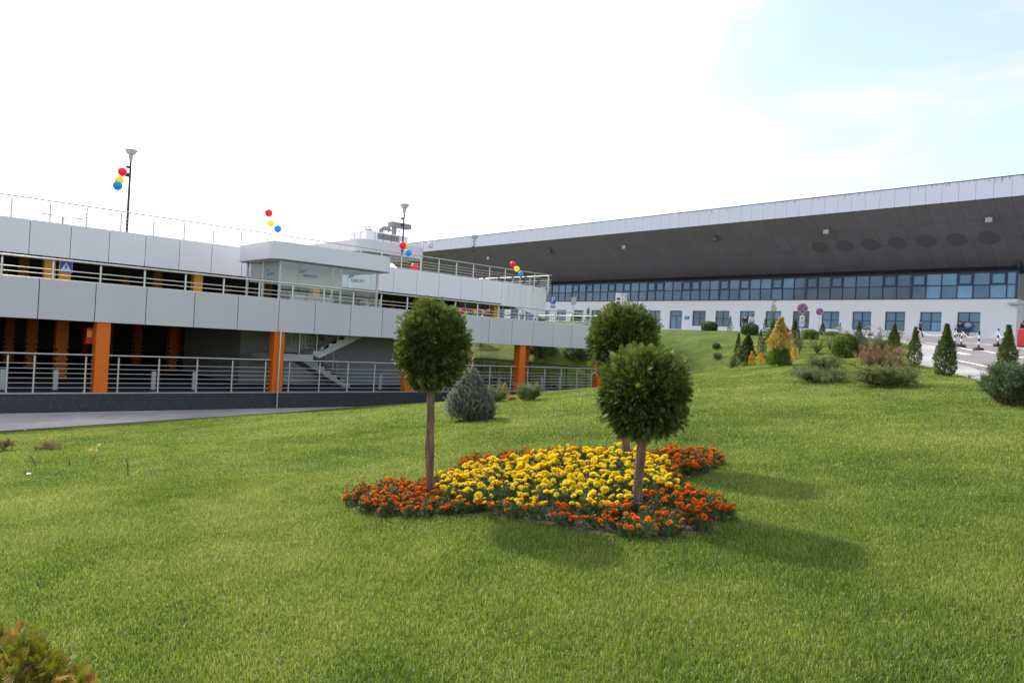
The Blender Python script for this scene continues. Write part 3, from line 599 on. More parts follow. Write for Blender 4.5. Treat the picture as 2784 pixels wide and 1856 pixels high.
# cladding band along the terrace edge: single panels with open joints
def xs1(px, py): return hit(px, py, 1, Y1).x
def xs2(px, py): return hit(px, py, 1, Y2).x
sm = [xs1(*q) for q in ((108,757),(262,769),(400,780),(531,791),(649,799),(760,810),(858,820),(955,826),(1041,832))]
sm += [sm[-1]+(xs1(*ze(880,825))-sm[-1])*k/4 for k in (1,2,3)]+[xs1(*ze(a,b)) for a, b in ((880,825),(1075,840),(1255,860),(1425,875),(1583,890),(1735,900))]+[30.0]
st = sm[1]-sm[0]; sm = [sm[0]-st*k for k in range(24,0,-1)]+sm
pb = MB()
for a, b in zip(sm[:-1], sm[1:]): pb.bbox(a+.011, b-.011, Y1-.02, Y1+.03, 1.60, 2.775, .006)
for a, b in ((0,1.33),(1.33,2.66),(2.66,4.0),(4.0,5.33),(5.33,6.66),(6.66,8)): pb.bbox(29.97, 30.02, Y1+.04+a+.011, Y1+.04+b-.011, 1.60, 2.775, .006)
P(pb, 'terrace_cladding', M['panel'])
P(MB().box(-30,29.95,Y1+.05,Y1+.15,1.62,2.74), 'terrace_edge_beam', M['joint'])
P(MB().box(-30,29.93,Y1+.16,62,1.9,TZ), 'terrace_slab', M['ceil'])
for y in (31,37,43,49,55): P(MB().box(-30,29.9,y-.2,y+.2,1.62,1.899), 'ceiling_beam', M['ceil'])
# upper storey band
su = [xs2(*q) for q in ((83,600),(197,615),(309,630),(411,643),(505,655),(577,665))]; d = (su[-1]-su[0])/5
su = [su[0]+d*k for k in range(6)]; right = [xs2(*ze(a,b)) for a, b in ((65,450),(265,430),(455,450),(640,475),(820,495),(990,515))]
nmid = round((right[0]-su[-1])/1.45); su += [su[-1]+(right[0]-su[-1])*k/nmid for k in range(1,nmid)]+right
su = [su[0]-1.45*k for k in range(24,0,-1)]+su
ub = MB()
for a, b in zip(su[:-1], su[1:]): ub.bbox(a+.011, b-.011, Y2-.02, Y2+.03, 4.02, 5.345, .006)
# curved end: narrow strips turning away, their lower edge sweeping down
ends = [(990,515,722),(1045,520,727),(1095,530,738),(1147,535,752),(1195,545,770),(1245,550,793),(1290,555,812),(1330,560,824),(1366,562,834)]
cv = []; x = xs2(*ze(990,515)); dy = [0,0,.02,.06,.14,.27,.45,.72,1.05]
for (a, b, c), yy in zip(ends, dy):
    p = hit(*ze(a,b), 1, Y2+yy); zb_ = hit(*ze(a,c), 1, Y2+yy).z; cv.append((p.x, Y2+yy, zb_))
for (xa,ya,za_),(xb,yb,zb2) in zip(cv[:-1], cv[1:]):
    dx, dy_ = xb-xa, yb-ya; L = math.hypot(dx,dy_); ux, uy = dx/L, dy_/L; nx_, ny_ = uy, -ux; g = .01
    q = [(xa+ux*g,ya+uy*g,za_),(xb-ux*g,yb-uy*g,zb2)]
    vs = [(px_+nx_*o, py_+ny_*o, zz) for o in (.02,-.03) for (px_,py_,z0) in q for zz in (z0,5.345)]
    ub.add(vs, [(0,2,3,1),(4,5,7,6),(0,1,5,4),(2,6,7,3),(1,3,7,5),(0,4,6,2)])
xe, ye, zel = cv[-1]
for k in range(8): ub.bbox(xe-.02, xe+.03, ye+.02+k*1.4, ye+k*1.4+1.38, 4.02, 5.345, .006)
P(ub, 'roof_cladding', M['panel_up'])
ib = MB().box(-30,cv[0][0],Y2+.04,Y2+.16,4.04,5.30)
inn = [(x_, y_+.05, z_+.02) for x_, y_, z_ in cv]
for (xa,ya,za_),(xb,yb,zb2) in zip(inn[:-1], inn[1:]):
    ib.add([(xa,ya,za_),(xb,yb,zb2),(xb,yb,5.30),(xa,ya,5.30),(xa,ya+.1,za_),(xb,yb+.1,zb2),(xb,yb+.1,5.30),(xa,ya+.1,5.30)], [(0,1,2,3),(7,6,5,4),(0,4,5,1),(2,6,7,3),(0,3,7,4),(1,5,6,2)])
P(ib, 'roof_edge_beam', M['joint'])
P(MB().prism([(-30,Y2+.2),(cv[0][0],Y2+.2)]+[(x_-.08,y_+.22) for x_,y_,_ in cv[1:]]+[(xe-.08,58),(-30,58)], 4.6, RZ), 'roof_slab', M['ceil'])
for y in (38,44,50,56): P(MB().box(-30,31.5,y-.2,y+.2,4.2,4.599), 'ceiling_beam', M['ceil'])
# columns
def column(x, y, z0, z1, mt, guards):
    wx = .195; o = P(MB().bbox(x-wx,x+wx,y,y+.42,z0,z1,.012), 'column', mt)
    if guards:
        gq = []
        for sx in (-1,1):
            for sy in (0,1):
                if guards == 2 and sy == 0: continue
                cx, cy = x+sx*wx, y+.42*sy
                g = MB().bbox(cx-.05 if sx>0 else cx-.006, cx+.006 if sx>0 else cx+.05, cy-.006 if sy==0 else cy-.05, cy+.05 if sy==0 else cy+.006, z0+.05, z0+1.25, .003)
                c = g.build('corner_guard', M['hazard'], o)
    return o
COLX = [-5.6,.15,5.92,11.62,17.37,23.72,29.4]
for ri, y in enumerate((25.05,30.7,36.4,42.1,47.8,53.5)):
    for x in ([-11.4]+COLX if ri else COLX):
        if ri == 0: column(x, y, FZ, 1.9, M['orange'], 2)
        elif not (ri in (1,) and 9 < x < 20): column(x, y, FZ, 1.9, M['orange'], 1)
for ri, y in enumerate((33.6,39.3,45,50.7)):
    for x in COLX: column(x, y, TZ, 4.6, M['yellowp'], 0)
# rear enclosure with an opening towards the daylight
ox0, ox1 = hit(535,930,1,59.6).x, hit(640,930,1,59.6).x
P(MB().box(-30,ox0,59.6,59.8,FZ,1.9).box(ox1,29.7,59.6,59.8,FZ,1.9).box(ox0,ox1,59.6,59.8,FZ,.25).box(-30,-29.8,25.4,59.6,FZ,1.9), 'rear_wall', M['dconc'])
P(MB().box(-30,33,57.6,57.8,TZ,4.6).box(32.4,32.6,41.4,57.6,TZ,4.6).box(-30,-29.8,33.4,57.6,TZ,4.6), 'upper_rear_wall', M['dconc'])
# stair core: pale walls behind and beside the stair
xa = hit(*zf(120,1200),1,29.4).x; xb = hit(*zf(335,1200),1,29.4).x; xc = hit(*zf(985,1150),1,29.4).x
core = MB().box(xa,17.0,29.4,29.6,FZ,1.9).box(xc,xc+.2,29.61,33.5,FZ,1.9).box(xa,xa+.2,29.61,36,FZ,1.9)
P(core, 'stair_core_wall', M['inwall'])
P(MB().box(hit(*zf(425,1100),1,29.3).x,hit(*zf(770,1100),1,29.3).x,29.34,29.39,FZ,1.88), 'stair_back_wall', M['white'])
xw = hit(*zf(985,1150),1,27.6).x
P(MB().box(15.3,19.5,28.6,28.8,FZ,1.9), 'core_wall', M['inwall'])
# downpipe
dpx = hit(640+648/5.225, 840+330/5.225, 1, 24.93).x
P(MB().tube([(dpx,24.93,1.7),(dpx,24.93,-1.13)], .032, 10), 'downpipe', M['steel'])
# stair: two flights seen through the opening
stx0 = hit(*zf(420,1130),1,26.6).x; stx1 = hit(*zf(578,1150),1,26.6).x
sto = empty('staircase', (0,0,0)); sto.parent = gar; sto.location = -Vector(gar.location)
LZ = .78; ya_, yb_, yc_ = 26.2, 27.3, 28.4
def flight(x0, z0, x1, z1, n, y0, y1):
    b = MB(); dx = (x1-x0)/n; dz = (z1-z0)/n
    prof = []
    for i in range(n): prof += [(x0+dx*i, z0+dz*i), (x0+dx*i, z0+dz*(i+1))]
    prof += [(x1, z1), (x1, z1-.22), (x0+dx*.9, z0-.02+(-.1 if z0 > 0 else 0))]
    vs = [(x, y0, z) for x, z in prof]+[(x, y1, z) for x, z in prof]; k = len(prof); bm = bmesh.new()
    A = [bm.verts.new(v) for v in vs]; bm.faces.new(A[:k]); bm.faces.new(A[k:][::-1])
    for i in range(k): bm.faces.new((A[i], A[(i+1)%k], A[k+(i+1)%k], A[k+i]))
    bmesh.ops.triangulate(bm, faces=[f for f in bm.faces if len(f.verts) > 4]); bmesh.ops.recalc_face_normals(bm, faces=bm.faces[:])
    bm.verts.index_update(); b.add([v.co[:] for v in bm.verts], [[v.index for v in f.verts] for f in bm.faces]); bm.free(); return b
b0 = hit(*zf(800,1350),1,27.9).x; u1 = hit(*zf(905,985),1,26.7).x
flight(b0, FZ, stx1-.1, LZ, 8, yb_+.06, yc_).build('lower_flight', M['stairc'], sto)
flight(stx1-.05, LZ, u1+.7, 2.2, 9, ya_, yb_-.06).build('upper_flight', M['stairc'], sto)
MB().bbox(stx0-.55, stx1-.02, ya_, yc_, LZ-.24, LZ, .01).build('landing', M['stairc'], sto)
def rails(mb, a, b, hs, r=.011):
    for h in hs: mb.tube([Vector(a)+Vector((0,0,h)), Vector(b)+Vector((0,0,h))], r, 6)
hs = (.25,.45,.65,.9)
for (a, b, y) in (((stx1,LZ),(u1+.7,2.2),ya_+.05),((stx1,LZ),(u1+.7,2.2),yb_-.10),((b0,FZ),(stx1,LZ),yb_+.10),((b0,FZ),(stx1,LZ),yc_-.06)):
    mb = MB(); rails(mb, (a[0],y,a[1]+.1), (b[0],y,b[1]+.1), hs)
    for t in (.04,.35,.66,.97): xx = a[0]+(b[0]-a[0])*t; zz = a[1]+(b[1]-a[1])*t; mb.tube([(xx,y,zz),(xx,y,zz+1.0)], .02, 8)
    mb.build('handrail', M['steel'], sto)
mb = MB(); rails(mb, (stx0-.5,ya_+.05,LZ), (stx1,ya_+.05,LZ), hs)
for xx in (stx0-.5,(stx0+stx1)/2-.1): mb.tube([(xx,ya_+.05,LZ),(xx,ya_+.05,LZ+.95)], .022, 8)
mb.build('handrail', M['steel'], sto)

# ------------------------------------------------------------------ railings
def railing(label, a, b, z, top, bars, post_xs, pz0, group=None, pr=.031, capgap=.07):
    """a, b: plan end points; top and bars: heights of the handrail and bars; post positions as fractions"""
    o = empty('railing', (a[0],a[1],z), 0, label, 'railing', group); A = Vector((0,0,0)); B = Vector((b[0]-a[0], b[1]-a[1], 0)); up = lambda h: Vector((0,0,h-z))
    MB().tube([A+up(top), B+up(top)], .028, 10).build('handrail', M['steel'], o)
    for h in bars: MB().tube([A+up(h), B+up(h)], .013, 6).build('bar', M['steel'], o)
    for f in post_xs:
        p = A.lerp(B, f); mb = MB(); mb.tube([p+up(pz0), p+up(top-capgap)], pr, 10).tube([p+up(top-capgap), p+up(top-.01)], .008, 6).lathe([(0,.0),(.055,0),(.055,.012),(.0,.012)], p+up(pz0), 10)
        mb.build('post', M['steel'], o)
    return o
gb = [.58-d for d in (.283,.43,.572,.718,.864,1.007)]
bays = ['far left bay of the ground-floor railing, left of the first orange column','ground-floor railing bay between the two large orange columns','ground-floor railing bay in front of the concrete stair','ground-floor railing bay behind the small blue spruce','end bay of the ground-floor railing, with the grass bank behind']
def fx(px, py): return hit(px, py, 1, 25.2).x
pxs = [[fx(*q) for q in ((20,1000),(93,1000),(233,1000))], [fx(*q) for q in ((322,1000),(432,1000),(536,1000),(632,1000),(722,1000))], [fx(*zf(a,1200)) for a in (450,650,835,1010)], [], []]
for i in range(5):
    a = (-6 if i == 0 else COLX[i+1]+.2, 25.2); b = (COLX[i+2]-.2, 25.2); L = b[0]-a[0]; ps = pxs[i] or [a[0]+L*k for k in (.06,.28,.5,.72,.94)]
    railing('steel '+bays[i], a, b, FZ, .58, gb, [(x-a[0])/L for x in ps], FZ, 'ground-floor railing bays of the garage')
tp = [hit(*q,1,Y1+.1).x for q in ((5,720),(144,725),(272,735),(392,745),(504,755),(609,765))]; stp = (tp[-1]-tp[0])/5
tps = [tp[0]+stp*k for k in range(-10,40) if tp[0]+stp*k < 29.8]+[29.85]
a = (tps[0],Y1+.1); b = (29.9,Y1+.1); railing('long steel railing along the terrace edge, above the lower grey panel band', a, b, TZ, 3.375, (3.07,2.93,2.79,2.65,2.51), [(x-a[0])/(b[0]-a[0]) for x in tps], TZ)
a = (29.9,Y1+.2); b = (29.9,Y2+1.2); railing('short steel railing returning at the right end of the terrace', a, b, TZ, 3.375, (3.07,2.93,2.79,2.65,2.51), [.03,.2,.4,.6,.8,.97], TZ)
rp = [hit(500+0,560,1,Y2+.12).x]
rpx = [hit(*q,1,Y2+.12).x for q in ((31,570),(138,590),(237,605),(330,620),(420,630),(503,640),(580,650))]; stp = (rpx[-1]-rpx[0])/6
rps = [rpx[0]+stp*k for k in range(-12,40) if rpx[0]+stp*k < xe-.6]
a = (rps[0],Y2+.12); b = (xe-.5,Y2+.12); railing('long steel railing along the roof edge, above the upper grey panel band', a, b, RZ, 6.17, (5.87,5.72,5.566,5.41), [(x-a[0])/(b[0]-a[0]) for x in rps], RZ)
a = (xe-.45,Y2+.25); b = (xe-.3,57); railing('steel railing running back from the right corner of the garage roof', a, b, RZ, 6.17, (5.87,5.72,5.566,5.41), [k/14+.01 for k in range(14)], RZ)
a = (29.55,26.0); b = (29.55,58); o = railing('dark steel railing along the end of the parking floor, before the grass bank', a, b, FZ, .58, gb, [k/22+.005 for k in range(22)], FZ)
for ch in [c for c in bpy.data.objects if c.parent == o]: ch.data.materials[0] = M['dpole']

# bollards and wheel stops on the parking floor
bp = MB().bbox(-.07,.07,-.05,.05,0,.62,.012).build('bollard', M['galv']); first = True
bl = [((5,1060),'leftmost grey bollard behind the ground-floor railing'),((149,1062),'grey bollard left of the first orange column'),((415,1062),'grey bollard between the two large orange columns, left one'),((526,1063),'grey bollard between the two large orange columns, right one'),(zf(1040,1358),'pale grey bollard right of the concrete stair'),
 ((1355,1060),'grey bollard left of the right-hand orange column'),(ze(1318,1440),'grey bollard just right of the right-hand orange column'),(ze(1470,1440),'grey bollard in the middle of the end bay, before the grass bank'),(ze(1615,1440),'grey bollard near the last orange column')]
for q, lab in bl:
    p = hit(*q, 1, 26.0); o = bp if first else bp.copy()
    if not first: COL.objects.link(o)
    first = False; o.location = (p.x, 26.0, FZ); tag(o, lab, 'bollard', 'grey bollards behind the railing')
wsm = MB().bbox(-.11,.11,0,1.75,0,.1,.03).build('wheel_stop', M['wstop']); tag(wsm)
for i, y in enumerate((26.6,29.2,31.8,34.4,37.0)):
    o = wsm if i == 0 else wsm.copy()
    if i: COL.objects.link(o)
    o.location = (28.6, y, FZ); tag(o, ['nearest','second','third','fourth','farthest'][i]+' black and yellow wheel stop along the grass bank side of the parking floor', 'wheel stop', 'wheel stops')
tag(MB().box(29.0,29.3,31,50,FZ,FZ+.14).build('lane_kerb', M['white']), kind='structure')

# extinguisher cabinet and crossing sign on columns
ep = hit(200+262/5.225, 840+380/5.225, 1, 25.6)
ex = empty('fire_cabinet', (ep.x, 25.5, ep.z-.25), 0, 'dark red fire extinguisher box on the side of the leftmost orange column', 'fire box')
MB().bbox(-.2,.2,-.06,.16,0,.19,.012).build('lower_box', M['red'], ex); MB().bbox(-.18,.2,-.05,.15,.197,.5,.012).build('upper_box', M['red'], ex)
MB().bbox(-.17,-.03,-.068,-.05,.20,.42,.004).build('notice', M['yellowp'], ex); MB().tube([(.08,.05,.5),(.08,.05,.66)], .06, 10).build('lamp', M['galv'], ex)
def planar(name, polys, mt, parent, depth_=.004, y=0):
    """flat shapes in the local XZ plane, facing -Y, each given a small thickness"""
    b = MB()
    for pl in polys:
        n = len(pl); b.add([(x, y, z) for x, z in pl]+[(x, y+depth_, z) for x, z in pl], [tuple(range(n)), tuple(range(2*n-1,n-1,-1))]+[(i, n+i, n+(i+1)%n, (i+1)%n) for i in range(n)])
    return b.build(name, mt, parent)
def rrect(w_, h_, r, cx=0, cz=0, n=5):
    o = []
    for sx, sz, a0 in ((1,1,0),(-1,1,90),(-1,-1,180),(1,-1,270)):
        for k in range(n): a = rad(a0+90*k/(n-1)); o.append((cx+sx*(w_/2-r)+r*math.cos(a), cz+sz*(h_/2-r)+r*math.sin(a)))
    return o[::-1]
def circ(r, cx=0, cz=0, n=32, a0=0, a1=360): return [(cx+r*math.cos(rad(a0+(a1-a0)*k/n)), cz+r*math.sin(rad(a0+(a1-a0)*k/n))) for k in range(n+(a1-a0 < 360))][::-1]
# yellow column that carries the sign stands by the upper railing of the terrace
csp = hit(150/6.03*1+0, 0, 1, 30) if False else None
cx_ = hit(1070/6.03, 500+1360/6.03, 1, 33.5).x
sg = empty('crossing_sign', (cx_, 33.35, hit(1070/6.03, 500+1360/6.03, 1, 33.35).z), 0, 'square blue pedestrian crossing sign on a yellow column of the upper storey', 'road sign')
sg.scale = (.68,1,.68); planar('plate', [rrect(.62,.62,.05)], M['blue_sign'], sg, .03); planar('border', [rrect(.66,.66,.06)], M['white_sign'], sg, .02, .014)
planar('triangle', [[(-.26,-.2),(0,.25),(.26,-.2)]], M['white_sign'], sg, .004, -.006)
planar('walking_figure', [circ(.03,.0,.1),[(-.03,.07),(.03,.07),(.035,-.04),(-.035,-.04)],[(-.035,-.04),(0,-.04),(-.05,-.14),(-.08,-.14)],[(0,-.04),(.035,-.04),(.08,-.14),(.05,-.14)],[(.03,.06),(.09,-.01),(.075,-.02),(.02,.03)],[(-.03,.06),(-.02,.03),(-.075,-.02),(-.09,-.01)]]+[[(-.2+k*.1,-.185),(-.14+k*.1,-.185),(-.14+k*.1,-.16),(-.2+k*.1,-.16)] for k in range(4)], M['black'], sg, .004, -.011)
column(cx_, 33.42, TZ, 4.6, M['yellowp'], 0)

# ------------------------------------------------------------------ glass pavilion on the terrace
CYF = 26.6
X1 = hit(*zf(352,430),1,CYF).x; X2 = hit(*zf(1143,530),1,CYF).x; YB = hit(*zf(95,465),0,X1).y
cz0 = hit(*zf(400,489),1,CYF).z; cz1 = hit(*zf(400,375),1,CYF).z; YB = min(YB, 32.4)
gp = empty('glass_pavilion', ((X1+X2)/2,(CYF+YB)/2,TZ), 0, 'glass stair pavilion on the terrace under a thick round-cornered silver canopy', 'pavilion'); gl_ = -Vector(gp.location)
def rrp(x0,x1,y0,y1,r,n=9):
    o = []
    for cx, cy, a0 in ((x1-r,y1-r,0),(x0+r,y1-r,90),(x0+r,y0+r,180),(x1-r,y0+r,270)):
        for k in range(n): a = rad(a0+90*k/(n-1)); o.append((cx+r*math.cos(a), cy+r*math.sin(a)))
    return o
def fbuild(mb, name, mt, par): o = mb.build(name, mt, par); o.location = -Vector(par.location); return o
def ring(pl, z0, z1, sm=True):
    b = MB(); n = len(pl); b.add([(x,y,z0) for x,y in pl]+[(x,y,z1) for x,y in pl], [(i,(i+1)%n,n+(i+1)%n,n+i) for i in range(n)], 0, sm); return b
def canopy(x0,x1,y0,y1,z0,z1,r,par):
    pl = rrp(x0,x1,y0,y1,r); fbuild(ring(pl,z0,z1), 'canopy', M['silver'], par)
    b = MB(); n = len(pl); b.add([(x,y,z1-.02) for x,y in pl],[tuple(range(n))]); fbuild(b, 'canopy_roof', M['silver'], par)
    b = MB(); b.add([(x,y,z0+.015) for x,y in pl],[tuple(range(n))[::-1]]); fbuild(b, 'canopy_soffit', M['silver'], par)
canopy(X1,X2,CYF,YB,cz0,cz1,.55,gp)
GYF = CYF+.45; gx0 = hit(*zf(395,560),1,GYF).x; gx1 = hit(*zf(1030,640),1,GYF).x; gyb = min(hit(*zf(180,560),0,gx0).y, YB-.2)
posts = [gx0]+[hit(*zf(a,600),1,GYF).x for a in (515,738,795,890)]+[gx1]
for i, (a, b) in enumerate(zip(posts[:-1], posts[1:])): fbuild(MB().box(a+.012,b-.012,GYF,GYF+.012,TZ,cz0+.01), 'glass_pane', M['glass'], gp)
nsp = 4
for k in range(nsp):
    ya, yb = GYF+(gyb-GYF)*k/nsp, GYF+(gyb-GYF)*(k+1)/nsp
    fbuild(MB().box(gx0,gx0+.012,ya+.012,yb-.012,TZ,cz0+.01), 'glass_pane', M['glass'], gp); fbuild(MB().box(gx1-.012,gx1,ya+.012,yb-.012,TZ,cz0+.01), 'glass_pane', M['glass'], gp)
for x, y in ((gx0,GYF),(posts[2],GYF),(posts[3],GYF),(gx1,GYF),(gx0,gyb),(gx1,gyb),(gx0,(GYF+gyb)/2)): fbuild(MB().tube([(x,y+.05,TZ),(x,y+.05,cz0+.01)], .055, 12), 'post', M['galv'], gp)
for x in (posts[1],posts[4]):
    for z in (cz0-.55,cz0-1.6): fbuild(MB().tube([(x-.12,GYF+.06,z),(x+.12,GYF+.06,z+.04)], .018, 8).sphere((x-.12,GYF+.03,z),.03,8).sphere((x+.12,GYF+.03,z+.04),.03,8), 'glass_bracket', M['steel'], gp)
def text(name, body, size, loc, rot, mt, parent, ext=.002, sx=1):
    cu = bpy.data.curves.new(name, 'FONT'); cu.body = body; cu.size = size; cu.align_x = 'CENTER'; cu.align_y = 'CENTER'; cu.extrude = ext
    ot = bpy.data.objects.new(name, cu); COL.objects.link(ot); dg = bpy.context.evaluated_depsgraph_get(); dg.update(); me = bpy.data.meshes.new_from_object(ot.evaluated_get(dg)); bpy.data.objects.remove(ot); bpy.data.curves.remove(cu)
    me.materials.clear(); o = link(name, me, mt, parent); o.location = loc; o.rotation_euler = rot; o.scale = (sx,1,1); return o
for q in (zf(590,605),zf(325,592),zf(898,635)):
    front = q[0] > 750; p = hit(*q,1,GYF-.006) if front else hit(*q,0,gx0-.006)
    rz_ = 0 if front else -PI/2
    t = text('logo', 'AIRPORT', .17, Vector(p)-Vector(gp.location), (PI/2,0,rz_), M['blue_sign'], gp)
    b = MB()
    for k in range(3): b.add([(-.42-.03*k,0,.10-.05*k),(-.12-.05*k,0,.16-.05*k),(-.10-.05*k,0,.14-.05*k),(-.40-.03*k,0,.065-.05*k)], [(0,1,2,3)])
    w_ = b.build('logo_wing', M['b_blu'], gp); w_.location = Vector(p)-Vector(gp.location)+Vector((0,0,.1)); w_.rotation_euler = (0,0,rz_)
fbuild(MB().box(gx0+.08,gx1-.08,gyb-.1,gyb-.02,3.62,cz0+.01), 'brightening_panel', M['panel_up'], gp)  # pale panel added behind the panes so the upper glass looks lighter
fbuild(MB().box(gx0+1.2,gx1-1.2,gyb-1.6,gyb-1.5,TZ,TZ+1.0), 'stair_parapet', M['panel'], gp)

# ------------------------------------------------------------------ roof-top stair house
TY = 40.5
rt0 = hit(*zf(918,420),1,TY).x; rt1 = hit(*ze(352,300),1,TY).x; tz0 = hit(1089,696,1,TY).z; tz1 = hit(1089,664,1,TY).z; tyb = TY+9
rt = empty('roof_stair_house', ((rt0+rt1)/2,TY+3,RZ), 0, 'grey stair house on the garage roof with round canopy and machinery box on top', 'roof house')
canopy(rt0,rt1,TY,tyb,tz0,tz1,.8,rt)
fbuild(MB().box(rt0+.7,rt1-2.6,TY+.7,tyb-.5,RZ,tz0+.01), 'body', M['panel'], rt)
fbuild(MB().box(rt0+1.0,rt1-3,TY+.685,TY+.702,RZ+.9,tz0-.1), 'glazing', M['dnavy'], rt)
BY = TY+2.2; bx0 = hit(*zf(955,330),1,BY).x; bx1 = hit(*zf(1228,350),1,BY).x; bz1 = hit(*zf(960,302),1,BY).z; byb = hit(*zf(841,340),0,bx0).y
sb = MB().bbox(bx0,bx1,BY,byb,tz1-.03,bz1,.02)
for k in (1,2,3,4): xx = bx0+(bx1-bx0)*k/5; sb.box(xx-.015,xx+.015,BY-.004,BY+.01,tz1,bz1-.01,1)
for k in (1,2): yy = BY+(byb-BY)*k/3; sb.box(bx0-.004,bx0+.01,yy-.015,yy+.015,tz1,bz1-.01,1)
fbuild(sb, 'machinery_box', [M['panel_up'],M['joint']], rt)
gx_ = hit(*zf(1098,352),1,BY).x; gz_ = hit(*zf(1098,352),1,BY).z; gr = MB()
for k in range(5): gr.box(gx_-.85,gx_+.85,BY-.03,BY-.004,gz_-.19+k*.08,gz_-.14+k*.08)
fbuild(gr, 'vent_grille', M['dconc'], rt)
an = MB()
for k in range(10):
    xx = bx0+.5+k*.30; an.tube([(xx,BY+1,bz1-.02),(xx+.05*math.sin(k*3),BY+1,bz1+.45+.15*math.sin(k*2.1))], .03, 6)
an.tube([(bx0+.4,BY+1,bz1+.38),(bx0+3.4,BY+1,bz1+.45)], .03, 6)
for k in range(5): xx = bx0-.1; yy = BY+1.5+k*.6; an.tube([(xx+.2,yy,bz1-.02),(xx+.25,yy,bz1+.4)], .03, 6)
an.tube([(bx0+.1,BY+1.5,bz1+.36),(bx0+.1,BY+4.2,bz1+.4)], .03, 6)
fbuild(an, 'aerial_rack', M['alu'], rt); M['roofgrey'] = mat('roof_unit_grey', (.30,.30,.33), .6)
vx = bx1-1.7
fbuild(MB().tube([(vx,BY+.8,bz1-.02),(vx,BY+.8,bz1+.3),(vx+.12,BY+.7,bz1+.42),(vx+.45,BY+.6,bz1+.42),(vx+.55,BY+.6,bz1+.25)], .17, 10).tube([(vx-1.0,BY+.8,bz1-.02),(vx-1.0,BY+.8,bz1+.2)], .25, 12), 'vent_pipe', M['roofgrey'], rt)
fbuild(MB().box(bx1-.9,bx1-.65,BY+.5,BY+.75,bz1-.02,bz1+.6).bbox(bx1-1.15,bx1+.45,BY+.3,BY+.9,bz1+.6,bz1+.95,.02).tube([(bx1+.3,BY+.5,bz1+.6),(bx1+1.4,BY+.5,tz1+.4)], .012, 5), 'siren_unit', M['roofgrey'], rt)

# ------------------------------------------------------------------ lamps on the roof
def lamp(px, base_px, head_px, Y, head_d, label):
    p = hit(*base_px, 1, Y); hp = hit(*head_px, 1, Y); H = hp.z-RZ; r = head_d/2
    o = empty('street_lamp', (p.x, Y, RZ), 0, label, 'street lamp', 'post-top lamps on the garage roof'); hz = H-r*2.2
    MB().tube([(0,0,0),(0,0,hz*.5),(0,0,hz)], [.07,.06,.05], 12).build('pole', M['dpole'], o)
    MB().lathe([(.05,hz),(.06,hz+.02),(.13*r/.35,hz+.30*r/.35),(.14*r/.35,hz+.36*r/.35),(.06,hz+.44*r/.35),(0,hz+.45*r/.35)], n=14).build('lower_cup', M['lampglass'], o)
    MB().lathe([(r,hz+r*1.85),(r*.98,hz+r*1.9),(r*.7,hz+r*2.12),(r*.25,hz+r*2.26),(0,hz+r*2.28)], n=20).build('shade', M['lampglass'], o)
    MB().lathe([(r*.92,hz+r*1.86),(r*.5,hz+r*1.25),(r*.2,hz+r*1.12),(0,hz+r*1.1)], n=18).build('diffuser', M['white'], o)
    b = MB()
    for k in range(3): a = k*2*PI/3+.3; b.tube([(.13*math.cos(a),.13*math.sin(a),hz+.3),(r*.95*math.cos(a),r*.95*math.sin(a),hz+r*1.87)], .008, 5)
    b.build('stay', M['galv'], o)
    MB().bbox(-.20,-.05,-.06,.06,hz-.32,hz-.2,.01).build('camera', M['dpole'], o); MB().bbox(-.22,-.05,-.03,.03,hz-.75,hz-.55,.01).build('control_box', M['dpole'], o); return o
lamp(0, zg(291,534), zg(304,342), 40, .62, 'tall post lamp at far left beside red, yellow and blue balloons')
lamp(0, zf(1183,548), zf(1208,128), 39, .66, 'post lamp standing in front of the roof stair house')
lamp(0, ze(735,460), ze(749,118), 52, .80, 'slim post lamp seen against the dark terminal soffit')
pp = hit(*zg(143,530),1,54)
dl = empty('twin_lamp', (pp.x,54,RZ), 0, 'tiny twin-armed lamp far behind the roof railing at left', 'street lamp'); hh = hit(*zg(143,499),1,54).z-RZ
MB().tube([(0,0,0),(0,0,hh)], .05, 8).build('pole', M['dpole'], dl); MB().tube([(-1,0,hh+.05),(0,0,hh),(1,0,hh+.05)], .03, 6).bbox(-1.2,-.6,-.1,.1,hh+.03,hh+.1,.02).bbox(.6,1.2,-.1,.1,hh+.03,hh+.1,.02).build('lamp_head', M['galv'], dl)
cp = hit(*ze(310,240),1,46); ch = hit(*ze(312,155),1,46).z-RZ; cr_ = hit(*ze(380,160),1,46).x-cp.x
cc = empty('camera_post', (cp.x,46,RZ), 0, 'thin post with a hanging dome camera between the roof house and terminal', 'camera post')
MB().tube([(0,0,0),(0,0,ch),(cr_,0,ch)], .035, 8).build('pole', M['galv'], cc); MB().lathe([(0,-.62),(.17,-.58),(.22,-.4),(.2,-.2),(.06,-.05),(.03,.02)], (cr_,0,ch), 14).build('camera_dome', M['white'], cc)

# ------------------------------------------------------------------ balloons
bal = None
def balloon(q, rpx, mt, label, Y, tie):
    p = hit(*q, 1, Y); k = depth(p)/FPX*rpx; o = empty('balloon', p, 0, label, 'balloon', 'party balloons along the roof railing')
    MB().lathe([(0,-1.12*k),(.10*k,-1.10*k),(.05*k,-1.02*k),(.30*k,-.93*k),(.62*k,-.74*k),(.88*k,-.42*k),(.99*k,0),(.96*k,.30*k),(.78*k,.66*k),(.45*k,.91*k),(.2*k,.985*k),(0,1.0*k)], n=20).build('skin', mt, o)
    MB().tube([(0,0,-1.1*k), (Vector(tie)-p)*.5+Vector((.01,0,0)), Vector(tie)-p], .0025, 4).build('string', M['white'], o)
def cluster(pts, Y, tie, where):
    for (q, r), mt, c in zip(pts, ('b_red','b_yel','b_blu'), ('red','yellow','blue')): balloon(q, r, M[mt], c+' balloon '+where, Y, tie)
